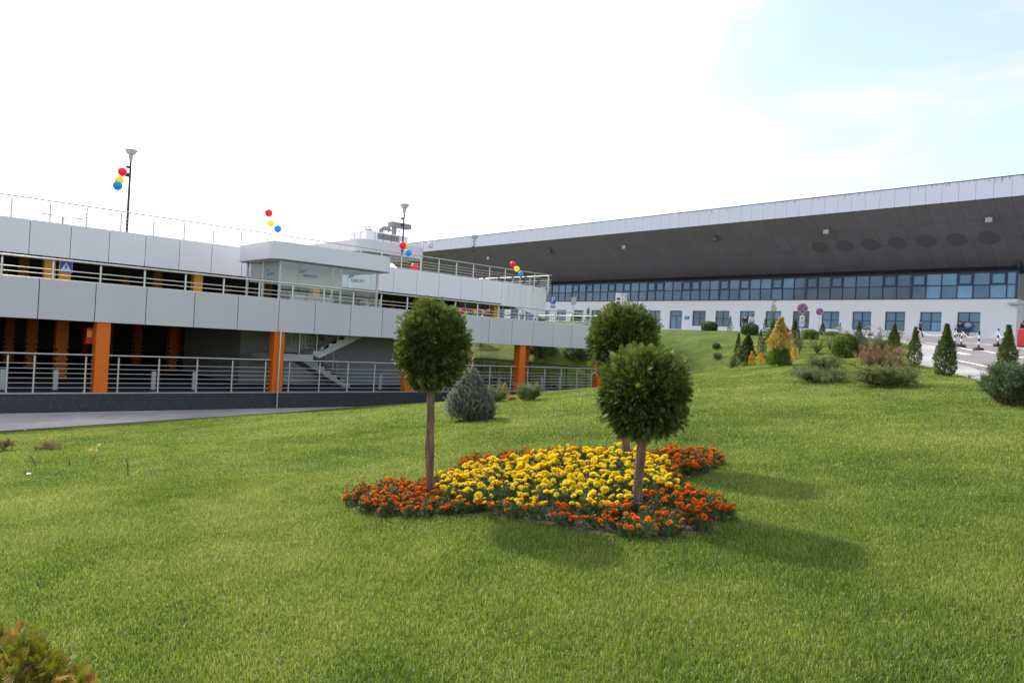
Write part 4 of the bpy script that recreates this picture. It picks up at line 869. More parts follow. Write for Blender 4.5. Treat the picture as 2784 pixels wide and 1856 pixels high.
tie = lambda q: Vector((hit(*q,1,33.1).x, 33.1, 6.15))
cluster([(zg(281,395),12),(zg(274,414),11.5),(zg(270,427),12.5)], 32.9, tie(zg(275,487)), 'beside the tall lamp at far left')
cluster([(zg(617,489.5),10.4),(zg(622,513),9.6),(zg(638,525.5),10.2)], 32.9, tie(zg(610,540)), 'floating above the glass pavilion')
cluster([(zg(925,564),10),(zg(930,566),9.6),(zg(938,581),9.4)], 32.8, tie(zg(935,590)), 'in front of the post lamp by the roof stair house')
cluster([(zg(1178,607),8.0),(zg(1187,617.5),7.8),(zg(1196,630),7.6)], 32.8, tie(zg(1196,629)), 'at the right-hand corner of the roof railing')
p = hit(*ze(240,398),1,38); o = empty('balloon', (p.x,38,p.z), 0, 'deep red balloon low behind the roof railing, under the stair house', 'balloon', 'party balloons along the roof railing')
MB().sphere((0,0,0), .26, 14).build('skin', M['b_red'], o)
# ------------------------------------------------------------------ terminal
TX, TFX = 87.0, 79.4; TG = 4.82
def ty(px, py, X=TX): return hit(px, py, 0, X).y
def tz(px, py, X=TX): return hit(px, py, 0, X).z
YR = ty(2764, 860); YL = 122.0
zW = 9.02; zT = 11.87; zM = 10.47; zwt = 7.63; zwb = 5.55
ter = empty('airport_terminal', (TX, 60, TG), 0, 'long white airport terminal with blue windows under a huge overhanging roof', 'terminal')
def T(mb, name, mt, par=None):
    o = mb.build(name, mt, ter if par is None else par); o.location = -Vector(ter.location) if par is None else (0,0,0); return o
SP = 3.645; wins = []
y0 = 15.88*1.45-.02
y0 = ty(*za(1305,942))
for k in range(10): wins.append((y0+SP*k, y0+SP*k+2.12))
door = (ty(*zd(1000,565)), ty(*zd(868,565)))
y11 = ty(*zd(768,562)); 
wins2 = [(y11+3.66*k, y11+3.66*k+2.12) for k in range(0,2)]
yb12 = ty(1480+1003/7.84, 843)-2.12
wins2 += [(yb12+3.78*k, yb12+3.78*k+2.12) for k in range(0,14)]
wins += [w_ for w_ in wins2]
op = sorted([(a, b, zwb, zwt, 'w') for a, b in wins]+[(door[0], door[1], TG+.03, zwt, 'd')])
# wall with real openings
wb = MB(); y = YR
segs = []
for a, b, z0, z1, t_ in op:
    wb.box(TX, TX+.4, y, a, TG-1.2, zW); wb.box(TX, TX+.4, a, b, z1, zW); wb.box(TX, TX+.4, a, b, TG-1.2, z0); y = b
wb.box(TX, TX+.4, y, YL, TG-1.2, zW)
wb.box(TX+.41, TX+30, YR, YR+.4, TG-1.2, zW)
T(wb, 'wall', M['wwall'])
T(MB().box(TX-.012, TX-.001, YR, YL, TG-.6, TG+.09), 'plinth', M['dconc'])
def pane(pl, x, ts, name, par):
    """panes as one sheet of separate quads facing -X, each with its own tint"""
    V = []; Fq = []; tt = []
    for (a, b, z0, z1), t in zip(pl, ts):
        k = len(V); V += [(x,a,z0),(x,b,z0),(x,b,z1),(x,a,z1)]; Fq.append((k,k+3,k+2,k+1)); tt += [t]*4
    o = link(name, npmesh(name, np.array(V), [np.array(Fq)], np.array(tt)), M['window'], par); return o
rw = random.Random(5)
wproto = None
for i, (a, b, z0, z1, t_) in enumerate(op):
    xg = TX+.20
    fr = MB(); fw = .075
    fr.box(xg-.03,xg+.05,a,a+fw,z0,z1).box(xg-.03,xg+.05,b-fw,b,z0,z1).box(xg-.03,xg+.05,a+fw,b-fw,z1-fw,z1).box(xg-.03,xg+.05,a+fw,b-fw,z0,z0+fw)
    mid = (a+b)/2
    if t_ == 'w': fr.box(xg-.025,xg+.045,mid-.06,mid+.06,z0+fw,z1-fw); fr.box(xg-.022,xg+.042,a+fw,mid-.06,(z0+z1)/2-.04,(z0+z1)/2+.05).box(xg-.022,xg+.042,mid+.06,b-fw,(z0+z1)/2-.04,(z0+z1)/2+.05)
    else: fr.box(xg-.025,xg+.045,a+fw,b-fw,zwt-.75,zwt-.66).box(xg-.025,xg+.045,mid-.05,mid+.05,z0+fw,zwt-.75)
    o = T(fr, 'window' if t_ == 'w' else 'door', M['navy']); 
    zm = (z0+z1)/2; dark = rw.random() < .25
    pl = [(a+fw,mid,z0+fw,zm),(mid,b-fw,z0+fw,zm),(a+fw,mid,zm,z1-fw),(mid,b-fw,zm,z1-fw)]
    ts = [rw.uniform(.1,.35) if dark else rw.uniform(.4,.7) for _ in pl]
    if i == 1: ts[0] = .95
    pane(pl, xg+.01, ts, 'pane', o)
    if t_ == 'w': MB().box(TX-.05,TX+.16,a-.02,b+.02,z0-.035,z0-.002).build('sill', M['white'], o)
    if t_ == 'd': MB().tube([(xg-.08,mid-.12,TG+.95),(xg-.08,mid-.12,TG+1.35)], .02, 6).build('handle', M['steel'], o)
# blue plaque next to the door
pq = hit(*zd(1050,643),0,TX); b = MB().bbox(TX-.03,TX-.001,pq.y-.40,pq.y+.40,pq.z-.24,pq.z+.24,.008); pl_ = T(b, 'plaque', M['b_blu'])
star = MB()
for k in range(12): a = k*PI/6; star.box(TX-.036,TX-.031,pq.y+.12*math.cos(a)-.018,pq.y+.12*math.cos(a)+.018,pq.z+.12*math.sin(a)-.018,pq.z+.12*math.sin(a)+.018)
star.build('plaque_star', M['white_sign'], pl_)
# first-floor glazing: modules of 1.505 m, wide mullion groups
MOD = 1.505; ys = [YR+.18]; ys += [YR+.18+.80]; 
while ys[-1] < YL-2: ys.append(ys[-1]+MOD)
fr = MB(); pl = []; ts = []; sashes = []; patt = (0,1,0,1,0,0,1,0,1,0,0,0,1,0,1,0,0,1,0,0,1,0,1,0,0,1,1,0,0,1,1,0)
fr.box(TX-.10,TX+.14,YR,YL,zW,zW+.10).box(TX-.10,TX+.14,YR,YL,zT-.14,zT).box(TX-.06,TX+.12,YR,YL,zM-.05,zM+.05)
for i, y in enumerate(ys): wd = .12 if i % 8 == 7 else .04; fr.box(TX-.07,TX+.13,y-wd,y+wd,zW+.10,zM-.05); fr.box(TX-.07,TX+.13,y-wd,y+wd,zM+.05,zT-.14)
fr.box(TX-.12,TX+.25,YR-.02,YR+.22,zW,zT)
for i, (a, b) in enumerate(zip(ys[:-1], ys[1:])):
    near_ = i < 22; bright = i < 7 and i % 8 in (0,1,3,5); 
    base = .34 if 6 <= i <= 15 else (.68 if i < 6 else .66)
    pl.append((a+.04,b-.04,zM,zT-.1)); ts.append(min(1,max(0,(.85 if i<7 else base)+rw.uniform(-.15,.15))))
    pl.append((a+.04,b-.04,zW+.08,zM)); ts.append((.9 if bright else base*.75)+rw.uniform(-.1,.1))
    if patt[i % len(patt)]:
        sash = MB()
        for (u0,u1,v0,v1) in ((a+.06,a+.2,zM+.05,zT-.14),(b-.2,b-.06,zM+.05,zT-.14),(a+.2,b-.2,zM+.05,zM+.17),(a+.2,b-.2,zT-.28,zT-.14)): sash.box(TX-.09,TX+.02,u0,u1,v0,v1)
        sashes.append(sash)
cw = T(fr, 'glazing_frame', M['navy']); pane(pl, TX+.03, ts, 'glass', cw); [q_.build('opening_sash', M['navy'], cw) for q_ in sashes]
# sloping dark roof band between the glazing and the clerestory strip
SXB = TX+1.7; zs0 = 12.62; zs1 = tz(2770,701,SXB)-.0
zs0 = hit(2760,700+101/6.03,0,SXB).z
bd = MB(); bd.add([(TX-.18,YR-.05,zT+.004),(TX-.18,YL,zT+.004),(SXB,YL,zs0),(SXB,YR-.05,zs0),(TX-.18,YR-.05,zT-.10),(TX-.18,YL,zT-.10),(SXB,YL,zs0-.3),(SXB,YR-.05,zs0-.3)], [(0,1,2,3),(4,7,6,5),(0,4,5,1),(0,3,7,4)])
rb = bd
for i, y in enumerate(np.arange(YR+.7, YL, MOD)): rb.add([(TX-.2,y-.02,zT+.0),(TX-.2,y+.02,zT+.0),(SXB,y+.02,zs0),(SXB,y-.02,zs0),(TX-.2,y-.02,zT+.05),(TX-.2,y+.02,zT+.05),(SXB,y+.02,zs0+.05),(SXB,y-.02,zs0+.05)], [(4,5,6,7),(0,4,7,3),(1,2,6,5),(0,1,5,4)])
T(rb, 'lean_to_roof', M['dnavy'])
st_ = MB().box(SXB-.05,SXB+.1,YR-.4,YL,zs0,zs0+.07); pl = []; ts = []
for y in np.arange(YR-.4, YL, MOD*1.02): st_.box(SXB-.04,SXB+.1,y-.05,y+.05,zs0+.07,zs1+.5); pl.append((y+.05,y+MOD*1.02-.05,zs0+.07,zs1+.5)); ts.append(rw.uniform(.22,.38))
s_ = T(st_, 'clerestory_frame', M['navy']); pane(pl, SXB+.02, ts, 'glass', s_)
T(MB().box(SXB+.15,SXB+.5,YR-.4,YL,zs0-.5,zs1+.5), 'inner_wall', M['dnavy'])
T(MB().box(TX+.26,TX+30,YR-.0,YR+.2,zW,zs1+2), 'gable_wall', M['dnavy'])
# overhanging roof
zf1 = hit(2000,563,0,TFX).z; zf0 = hit(2000,604,0,TFX).z; zf1 = (hit(1166,654.6,0,TFX).z+hit(2784,477,0,TFX).z)/2; zf0 = (hit(1166,684,0,TFX).z+hit(2784,529,0,TFX).z)/2
zsf = (tz(2770,701,TX)+tz(1465,755,TX))/2; YE0 = -18.0; YE1 = 126.0
slope = (zsf-zf0)/(TX-TFX); zback = zsf+slope*(TX+6-TX)
fp_ = TFX*.01845; fa = MB(); y = hit(2700.3,536,0,TFX).y; yk = y-fp_*12
while yk < YE1: fa.bbox(TFX-.03,TFX+.05,yk+.012,yk+fp_-.012,zf0,zf1,.004); yk += fp_
T(fa, 'fascia', M['fascia'])
T(MB().box(TFX+.06,TFX+.2,YE0,YE1,zf0+.02,zf1-.03), 'fascia_backing', M['joint'])
T(MB().box(TFX-.05,TFX+.3,YE0,YE1,zf1+.001,zf1+.08), 'roof_edge_trim', M['dnavy'])
sf = MB(); yk = y-fp_*12
rows = 5
def sz(x): return zf0+slope*(x-TFX)
xs_ = [TFX+.05, TFX+2.5, TFX+5.0, TX+2.2]
while yk < YE1:
    for xa_, xb_ in zip(xs_[:-1], xs_[1:]):
        g = .013; za_ = sz(xa_+g); zb2 = sz(xb_-g); sf.add([(xa_+g,yk+g,za_),(xb_-g,yk+g,zb2),(xb_-g,yk+fp_-g,zb2),(xa_+g,yk+fp_-g,za_)], [(0,3,2,1)])
    yk += fp_
T(sf, 'soffit', M['soffit'])
T(MB().add([(TFX+.05,YE0,sz(TFX+.05)+.03),(TX+2.2,YE0,sz(TX+2.2)+.03),(TX+2.2,YE1,sz(TX+2.2)+.03),(TFX+.05,YE1,sz(TFX+.05)+.03)], [(0,3,2,1)]), 'soffit_backing', M['seam'])
T(MB().add([(TFX+.2,YE0,zf1),(TX+40,YE0,zf1+1),(TX+40,YE1,zf1+1),(TFX+.2,YE1,zf1)], [(0,1,2,3)]), 'roof_deck', M['dconc'])
# round dark downlights and floodlights on the soffit
def soff(px, py):
    d = ray(px, py); t = (zf0-EYE.z-slope*(TFX-EYE.x))/(d.z-slope*d.x); return EYE+d*t
for q in ((300,538),(455,527),(615,518),(785,509),(965,497),(1155,487),(1355,476)):
    p = soff(*za(*q)); b = MB(); n = 28; r = .92
    b.add([(p.x+r*.86*math.cos(2*PI*k/n), p.y+r*math.sin(2*PI*k/n), sz(p.x+r*.86*math.cos(2*PI*k/n))-.02) for k in range(n)], [tuple(range(n))[::-1]])
    b.add([(p.x+(r+.08)*.86*math.cos(2*PI*k/n), p.y+(r+.08)*math.sin(2*PI*k/n), sz(p.x+(r+.08)*.86*math.cos(2*PI*k/n))-.012) for k in range(n)], [tuple(range(n))[::-1]], 0)
    T(b, 'soffit_opening', M['opening'])
for q, lit in ((za(343,420),1),(za(1362,342),1),((1100+930/2.352,440+560/2.352),0),((1100+1408/2.352,440+530/2.352),1),((1100+1990/2.352,440+475/2.352),0),((1100+540/2.352,440+602/2.352),1),(ze(445,330),0)):
    p = soff(*q); b = MB().bbox(p.x-.28,p.x+.28,p.y-.3,p.y+.3,p.z-.62,p.z-.12,.03).tube([(p.x,p.y,p.z-.15),(p.x,p.y,p.z+.05)], .05, 6); T(b, 'floodlight', M['alu'] if lit else M['dconc'])
cq = hit(*za(1545,888),0,TX-.3); T(MB().bbox(TX-.5,TX-.05,cq.y-.2,cq.y+.9,cq.z-.12,cq.z+.12,.03).tube([(TX,cq.y,cq.z),(TX-.4,cq.y-.5,cq.z-.2)], .04, 6).sphere((TX-.4,cq.y-.55,cq.z-.3),.16,10), 'security_camera', M['galv'])

# ------------------------------------------------------------------ road signs
def post_sign(name, q, base_d, label, ground=True):
    p = at(q[0], q[1], base_d); z = gz(p.x, p.y); o = empty(name, (p.x, p.y, z), 0, label, 'road sign'); d = Vector((EYE.x-p.x, EYE.y-p.y)); o.rotation_euler.z = math.atan2(d.y, d.x)+PI/2; return o, p.z-z, p
def disc_sign(q, q_plate, dpt, r, label, cross, plate, turn=0):
    o, h, p = post_sign('road_sign', q, dpt, label); o.rotation_euler.z += turn
    MB().tube([(0,.06,-.3),(0,.06,h+r*.6)], .035, 10).build('pole', M['galv'], o)
    planar('back_plate', [circ(r)], M['alu'], o, .02, .0).location.z = h
    planar('white_edge', [circ(r)], M['white_sign'], o, .003, -.004).location.z = h
    planar('red_ring', [circ(r*.96)], M['red_sign'], o, .003, -.008).location.z = h
    th = .13*r; R_ = r*.78
    def chord_seg(a0, a1, inset):
        # blue sector bounded by the bars
        return [(inset*math.cos(rad((a0+a1)/2)), inset*math.sin(rad((a0+a1)/2)))]+[(R_*math.cos(rad(a0+(a1-a0)*k/12)), R_*math.sin(rad(a0+(a1-a0)*k/12))) for k in range(13)]
    if cross: segs_ = [chord_seg(a+12, a+78, r*.15)[::-1] for a in (45,135,225,315)]; rims = [chord_seg(a+9, a+81, r*.11)[::-1] for a in (45,135,225,315)]
    else: segs_ = [[(R_*math.cos(rad(a+12+156*k/20)), R_*math.sin(rad(a+12+156*k/20))) for k in range(21)][::-1] for a in (-45,135)]; rims = [[(R_*1.04*math.cos(rad(a+9+162*k/20)), R_*1.04*math.sin(rad(a+9+162*k/20))) for k in range(21)][::-1] for a in (-45,135)]
    if cross: planar('white_line', [[(x*1.05,z*1.05) for x,z in s_] for s_ in rims], M['white_sign'], o, .003, -.011).location.z = h
    else: planar('white_line', rims, M['white_sign'], o, .003, -.011).location.z = h
    planar('blue_field', segs_, M['blue_sign'], o, .003, -.014).location.z = h
    if plate:
        p2 = at(q_plate[0], q_plate[1], dpt); hz = h+(p2.z-p.z); w_, H_ = .54*r*1.6, 1.09*r*1.9
        planar('plate', [rrect(w_, H_, .03)], M['white_sign'], o, .02, 0).location.z = hz
        t = text('plate_text', '120', .50*r, (0,-.004,hz-.26*r), (PI/2,0,0), M['black'], o); t2 = text('plate_text', 'm', .50*r, (0,-.004,hz-.62*r), (PI/2,0,0), M['black'], o)
        planar('arrow', [[(-.045*r,.05*r),(-.045*r,.5*r),(-.2*r,.42*r),(0,.82*r),(.2*r,.42*r),(.045*r,.5*r),(.045*r,.05*r)]], M['black'], o, .003, -.004).location.z = hz
    return o
sc3 = lambda a, b: (2100+a/7.84, 780+b/7.84)
disc_sign(sc3(643,458), sc3(637,722), 49, 112/7.84*49/FPX, 'round blue no-stopping sign with red cross, above a 120 m plate', True, True)
disc_sign(sc3(1008,526), None, 58, 79/7.84*58/FPX, 'smaller round blue no-parking sign with one red diagonal bar', False, False, .25)
sp = lambda a, b: (1480+a/7.84, 760+b/7.84)
o, h, p = post_sign('parking_sign', sp(188,440), 66, 'blue square parking sign with white letter P, beyond the terrace end'); k = 66/FPX/7.84
MB().tube([(-.05,.05,-.4),(-.05,.05,h+.3)], .03, 8).build('pole', M['galv'], o)
planar('plate', [rrect(108*k,158*k,.04)], M['blue_sign'], o, .02).location.z = h; text('letter', 'P', 165*k, (0,-.004,h+.02), (PI/2,0,0), M['white_sign'], o)
hz = h-135*k; planar('lower_plate', [rrect(118*k,84*k,.03)], M['white_sign'], o, .02).location.z = hz; planar('lower_face', [rrect(106*k,72*k,.02)], M['alu'], o, .003, -.004).location.z = hz; text('plate_text', '3,5-16', 44*k, (0,-.008,hz), (PI/2,0,0), M['black'], o)
o, h, p = post_sign('road_sign', sp(625,455), 66, 'grey back of a rectangular sign, right of the parking sign'); MB().tube([(-.03,.05,-.4),(-.03,.05,h+.3)], .028, 8).build('pole', M['galv'], o)
planar('plate', [rrect(102*k,165*k,.03)], M['alu'], o, .02).location.z = h
o, h, p = post_sign('info_board', zd(349,455), 50, 'white parking information board with red displays rising behind the rear ball tree'); k = 50/FPX/3.92; o.rotation_euler.z += .22
for sx in (-1,1): MB().tube([(sx*45*k,.08,-.4),(sx*45*k,.08,h)], .04, 8).build('pole', M['galv'], o)
MB().bbox(-60*k,60*k,0,.10,h-150*k,h+75*k,.02).build('board', M['white_sign'], o)
planar('blue_square', [rrect(16*k,26*k,.02,48*k,50*k)], M['blue_sign'], o, .004, -.005).location.z = h; text('letter', 'P', 26*k, (48*k,-.008,h+50*k), (PI/2,0,0), M['white_sign'], o)
for i, (z_, w_) in enumerate(((60,44),(52,36))): text('text_line', ('PARCARE','Airport')[i], 11*k, (12*k,-.004,h+z_*k), (PI/2,0,0), M['black'], o)
for i, (z_, t_, n_) in enumerate(((14,'4','Nivel'),(-26,'3','Nivel'),(-66,'2','Nivel'))):
    planar('display', [rrect(34*k,24*k,.01,-30*k,z_*k)], M['black'], o, .004, -.005).location.z = h; planar('display_digits', [[(-42*k,(z_-5)*k),(-18*k,(z_-5)*k),(-18*k,(z_+5)*k),(-42*k,(z_+5)*k)][::-1]], M['red'], o, .003, -.008).location.z = h
    text('text_line', n_, 13*k, (18*k,-.004,h+z_*k), (PI/2,0,0), M['black'], o); text('letter', t_, 26*k, (48*k,-.004,h+z_*k), (PI/2,0,0), M['black'], o)

# ------------------------------------------------------------------ barrier posts with chains, red block
bposts = []
def barrier(q, top, label, d=None, lean=0):
    p = G(*q, lo=10) if d is None else at(q[0], q[1], d); 
    if d: p.z = gz(p.x, p.y)
    k = depth(p)/FPX; H = (q[1]-top)/1*k; o = empty('barrier_post', p, 0, label, 'barrier post', 'black and white barrier posts on the road')
    MB().lathe([(0,0),(.26,0),(.27,.03),(.25,.15),(.10,.17),(0,.17)], n=16).build('foot', M['rubber'], o)
    n = 5; h0 = .16
    for i in range(n):
        z0 = h0+(H-h0)*i/n; z1 = h0+(H-h0)*(i+1)/n; MB().tube([(lean*z0,0,z0),(lean*z1,0,z1)], .05, 10, caps=True).build('post_band', M['black'] if i % 2 == 0 else M['white'], o)
    MB().sphere((lean*H,0,H+.02), .055, 8).build('cap', M['black'], o)
    bposts.append(p+Vector((lean*H,0,H-.06))); return o
for q, tp, lab, ln in (((1550,385),190,'second barrier post left of the two leaning men',0),((1622,398),200,'barrier post standing in front of the leaning men, slightly tilted',.12),((1825,437),224,'nearest barrier post, right of the two leaning men',0),((2048,389),192,'barrier post near the corner of the white terminal wall',0),((2118,415),240,'barrier post half hidden behind the rightmost slim conifer',0),((2172,392),186,'barrier post between the rightmost slim conifer and the red block',0)):
    x, y = zc(*q); barrier((x, y), zc(0,tp)[1], lab, None, ln)
for q, tp, dd, lab in (((572,290),160,72,'distant barrier post before the window with a lamp reflection'),((205,260),158,74,'distant barrier post behind the thin leftmost conifer'),((1108,312),205,72,'distant barrier post behind the walking man'),((-25,270),165,76,'distant barrier post below the small no-parking sign')):
    x, y = zc(*q); barrier((x, y), zc(0,tp)[1], lab, dd)
def chain(a, b, sag, label):
    A, B = a, b; o = None; pts = [A.lerp(B, t/12)-Vector((0,0,sag*4*(t/12)*(1-t/12))) for t in range(13)]
    mb = MB(); mb.tube([p-A for p in pts], .014, 5); o = mb.build('chain', M['white']); o.location = A; tag(o, label, 'chain', 'chains between the barrier posts')
P_ = bposts
for a, b, s, lab in ((0,1,.2,'short chain between the two barrier posts before the leaning men'),(1,2,.3,'chain running to the nearest barrier post'),(2,3,.35,'chain from the nearest barrier post towards the terminal corner'),(3,4,.3,'chain by the corner of the white wall'),(4,5,.2,'short chain behind the rightmost slim conifer'),(6,8,.45,'long sagging chain left of the walking man'),(7,6,.45,'long sagging chain before the windows with navy frames, far left'),(8,0,.5,'sagging chain right of the walking man'),(9,7,.4,'faint chain near the small no-parking sign')): chain(P_[a], P_[b], s, lab)
p = G(*zc(2375,395)); p = at(*zc(2375,395), depth(p)); k = depth(p)/FPX/4.245
ob = empty('red_block', (p.x,p.y,gz(p.x,p.y)), rad(-20), 'large dark red barrier block at the right end of the road', 'barrier'); 
MB().bbox(-80*k,80*k,-.3,.3,0,208*k,.04).build('body', M['red'], ob); MB().tube([(-80*k,-.31,42*k),(80*k,-.31,46*k)], .012, 5).build('cord', M['white'], ob)

# ------------------------------------------------------------------ people
def skin_mesh(name, verts, edges, radii, mt, parent, sub=1, root=0):
    me = bpy.data.meshes.new(name); me.from_pydata(verts, edges, []); o = bpy.data.objects.new(name, me); COL.objects.link(o)
    md = o.modifiers.new('skin', 'SKIN'); md.use_smooth_shade = True
    for v, r in zip(me.skin_vertices[0].data, radii): v.radius = (r, r)
    me.skin_vertices[0].data[root].use_root = True
    sb_ = o.modifiers.new('sub', 'SUBSURF'); sb_.levels = sub; sb_.render_levels = sub
    dg = bpy.context.evaluated_depsgraph_get(); dg.update(); m2 = bpy.data.meshes.new_from_object(o.evaluated_get(dg)); bpy.data.objects.remove(o); bpy.data.meshes.remove(me)
    m2.materials.clear(); m2.polygons.foreach_set('use_smooth', np.ones(len(m2.polygons), bool)); return link(name, m2, mt, parent)
def person(p, rz, H, pose, label, top, legs, hair, inner=None, longhair=False, coat=0):
    """pose: joint offsets for a figure 1.75 m tall facing -Y"""
    s = H/1.75; o = empty('person', p, rz, label, 'person')
    J = dict(pel=(0,0,.95), sp=(0,.01,1.15), ch=(0,.01,1.36), nk=(0,.0,1.50), hd=(0,-.03,1.60), ht=(0,-.02,1.71),
      ls=(.19,.01,1.42), rs=(-.19,.01,1.42), le=(.25,.04,1.14), re=(-.25,.04,1.14), lw=(.25,-.05,.90), rw=(-.25,-.05,.90), lh=(.25,-.07,.82), rh=(-.25,-.07,.82),
      lp=(.10,0,.90), rp=(-.10,0,.90), lk=(.11,-.02,.50), rk=(-.11,-.02,.50), la=(.11,.03,.09), ra=(-.11,.03,.09), lt=(.12,-.14,.04), rt=(-.12,-.14,.04)); J.update(pose)
    V = {k: tuple(c*s for c in v) for k, v in J.items()}
    def sk(name, ks, es, rs, mt): 
        ix = {k: i for i, k in enumerate(ks)}; return skin_mesh(name, [V[k] for k in ks], [(ix[a], ix[b]) for a, b in es], [r*s for r in rs], mt, o)
    sk('body', ['pel','sp','ch','nk','hd','ht','ls','le','lw','lh','rs','re','rw','rh','lp','lk','la','lt','rp','rk','ra','rt'],
       [('pel','sp'),('sp','ch'),('ch','nk'),('nk','hd'),('hd','ht'),('ch','ls'),('ls','le'),('le','lw'),('lw','lh'),('ch','rs'),('rs','re'),('re','rw'),('rw','rh'),('pel','lp'),('lp','lk'),('lk','la'),('la','lt'),('pel','rp'),('rp','rk'),('rk','ra'),('ra','rt')],
       [.12,.11,.12,.055,.088,.07,.06,.045,.035,.04,.06,.045,.035,.04,.08,.06,.045,.035,.08,.06,.045,.035], M['skin'])
    sk('jacket' if coat else 'shirt', ['sp','pel','ch','ls','le','lw','rs','re','rw']+(['lp'] if coat > 1 else []), [('sp','pel'),('sp','ch'),('ch','ls'),('ls','le'),('le','lw'),('ch','rs'),('rs','re'),('re','rw')]+([('pel','lp')] if coat > 1 else []), [.15,.155,.155,.085,.066,.055,.085,.066,.055]+([.13] if coat > 1 else []), top)
    sk('trousers', ['pel','lp','lk','la','rp','rk','ra'], [('pel','lp'),('lp','lk'),('lk','la'),('pel','rp'),('rp','rk'),('rk','ra')], [.13,.10,.078,.07,.10,.078,.07], legs)
    for a, b in (('la','lt'),('ra','rt')): sk('shoe', [a,b], [(a,b)], [.055,.045], M['black'])
    hd = Vector(V['hd']); ht = Vector(V['ht']); b = MB(); b.sphere((ht.x, ht.y+.025*s, ht.z-.035*s), .108*s, 12, 0, (1,1.08,.85))
    if longhair: b.sphere((hd.x, hd.y+.07*s, hd.z-.07*s), .11*s, 10, 0, (1.05,.7,1.6))
    b.build('hair', hair, o)
    # face: nose and eyes
    f = MB(); f.sphere((hd.x, hd.y-.105*s, hd.z+.0), .018*s, 6); f.sphere((hd.x-.09*s,hd.y,hd.z),.022*s,6,0,(.5,1,1.3)); f.sphere((hd.x+.09*s,hd.y,hd.z),.022*s,6,0,(.5,1,1.3)); f.build('nose_and_ears', M['skin'], o)
    e = MB(); e.sphere((hd.x-.035*s,hd.y-.088*s,hd.z+.035*s), .011*s, 6).sphere((hd.x+.035*s,hd.y-.088*s,hd.z+.035*s), .011*s, 6); e.build('eyes', M['black'], o)
    # hands: palm with five fingers
    for k, w_ in (('lh','lw'),('rh','rw')):
        a = Vector(V[w_]); h = Vector(V[k]); d = (h-a).normalized(); sd_ = d.orthogonal().normalized(); hb = MB()
        for i in range(4): st = h+sd_*(i-1.5)*.018*s; hb.tube([st, st+d*.05*s, st+d*(.085-.01*abs(i-1.5))*s+Vector((0,-.015*s,0))], [.009*s,.008*s,.006*s], 6)
        st = h+sd_*.03*s-d*.03*s; hb.tube([st, st+(sd_+d).normalized()*.05*s], [.010*s,.007*s], 6); hb.build('fingers', M['skin'], o)
    return o
walk = dict(lk=(.10,-.16,.50), la=(.10,-.24,.10), lt=(.10,-.40,.07), rk=(-.10,.10,.48), ra=(-.10,.36,.13), rt=(-.10,.24,.04), le=(.27,.12,1.15), lw=(.24,.06,.92), re=(-.26,-.04,1.13), rw=(-.22,-.20,.98), rh=(-.2,-.26,.95))
def gp_(q, lo=20): return G(*q, lo=lo)
p = at(*zc(1147,290), 74); p.z = gz(p.x, p.y); person(p, rad(0), 1.76, walk, 'dark-haired man in grey jacket and black trousers walking along the terminal', M['greyj'], M['black'], M['hair'], coat=1)
cross = dict(le=(.28,-.03,1.18), lw=(.05,-.22,1.20), lh=(-.05,-.22,1.19), re=(-.28,-.03,1.18), rw=(-.05,-.19,1.16), rh=(.05,-.2,1.17), lk=(.11,-.20,.48), la=(.11,-.30,.08), lt=(.12,-.45,.04), rk=(-.11,-.20,.48), ra=(-.11,-.32,.08), rt=(-.12,-.47,.04))
lean_ = dict(le=(.28,.02,1.16), lw=(.16,-.1,.98), lh=(.10,-.12,.93), re=(-.28,.02,1.16), rw=(-.16,-.1,.98), rh=(-.10,-.12,.93), lk=(.11,-.18,.48), la=(.11,-.30,.08), lt=(.12,-.45,.04), rk=(-.11,-.2,.48), ra=(-.08,-.32,.08), rt=(-.09,-.47,.04))
for q, po, lab, tp_, lg in ((zc(1712,300), cross, 'man in a pale shirt with folded arms leaning on the terminal wall', M['shirt'], M['jeans']),(zc(1620,297), lean_, 'man in a navy jacket leaning on the wall under the window', M['navyj'], M['jeans'])):
    yy = hit(*q, 0, TX).y; person((TX-.42, yy, TG+.13), -PI/2, 1.76, po, lab, tp_, lg, M['hair'], coat=1 if tp_ is M['navyj'] else 0)
p = at(*zc(2332,395), 64); p.z = gz(p.x,p.y)+.05; person(p, rad(140), 1.72, {}, 'auburn-haired woman in a long black coat behind the red block', M['blackj'], M['black'], M['hair2'], longhair=True, coat=2)
p = at(*zb(295,395), 76); p.z = gz(p.x,p.y); person(p, rad(-60), 1.72, {}, 'long-haired woman in a black jacket behind a round bush by the wall', M['blackj'], M['jeans'], M['hair2'], longhair=True, coat=1)
p = at(*zb(420,395), 77); p.z = gz(p.x,p.y); person(p, rad(-60), 1.80, {}, 'man in a light blue shirt behind the same round bush', M['lshirt'], M['jeans'], M['hair'])
p = hit(*ze(1158,845), 1, 30); p = at(*ze(1158,860), 66); p.z = gz(p.x,p.y); p.z = at(*ze(1155,862),66).z-.9; 
p = at(*ze(1158,800), 72); zt_ = at(*ze(1158,785),72).z; person((p.x,p.y,gz(p.x,p.y)), rad(-50), max(1.5,min(1.85, zt_-gz(p.x,p.y))), {}, 'person in a white shirt seen between the garage storeys', M['lshirt'], M['jeans'], M['hair'])
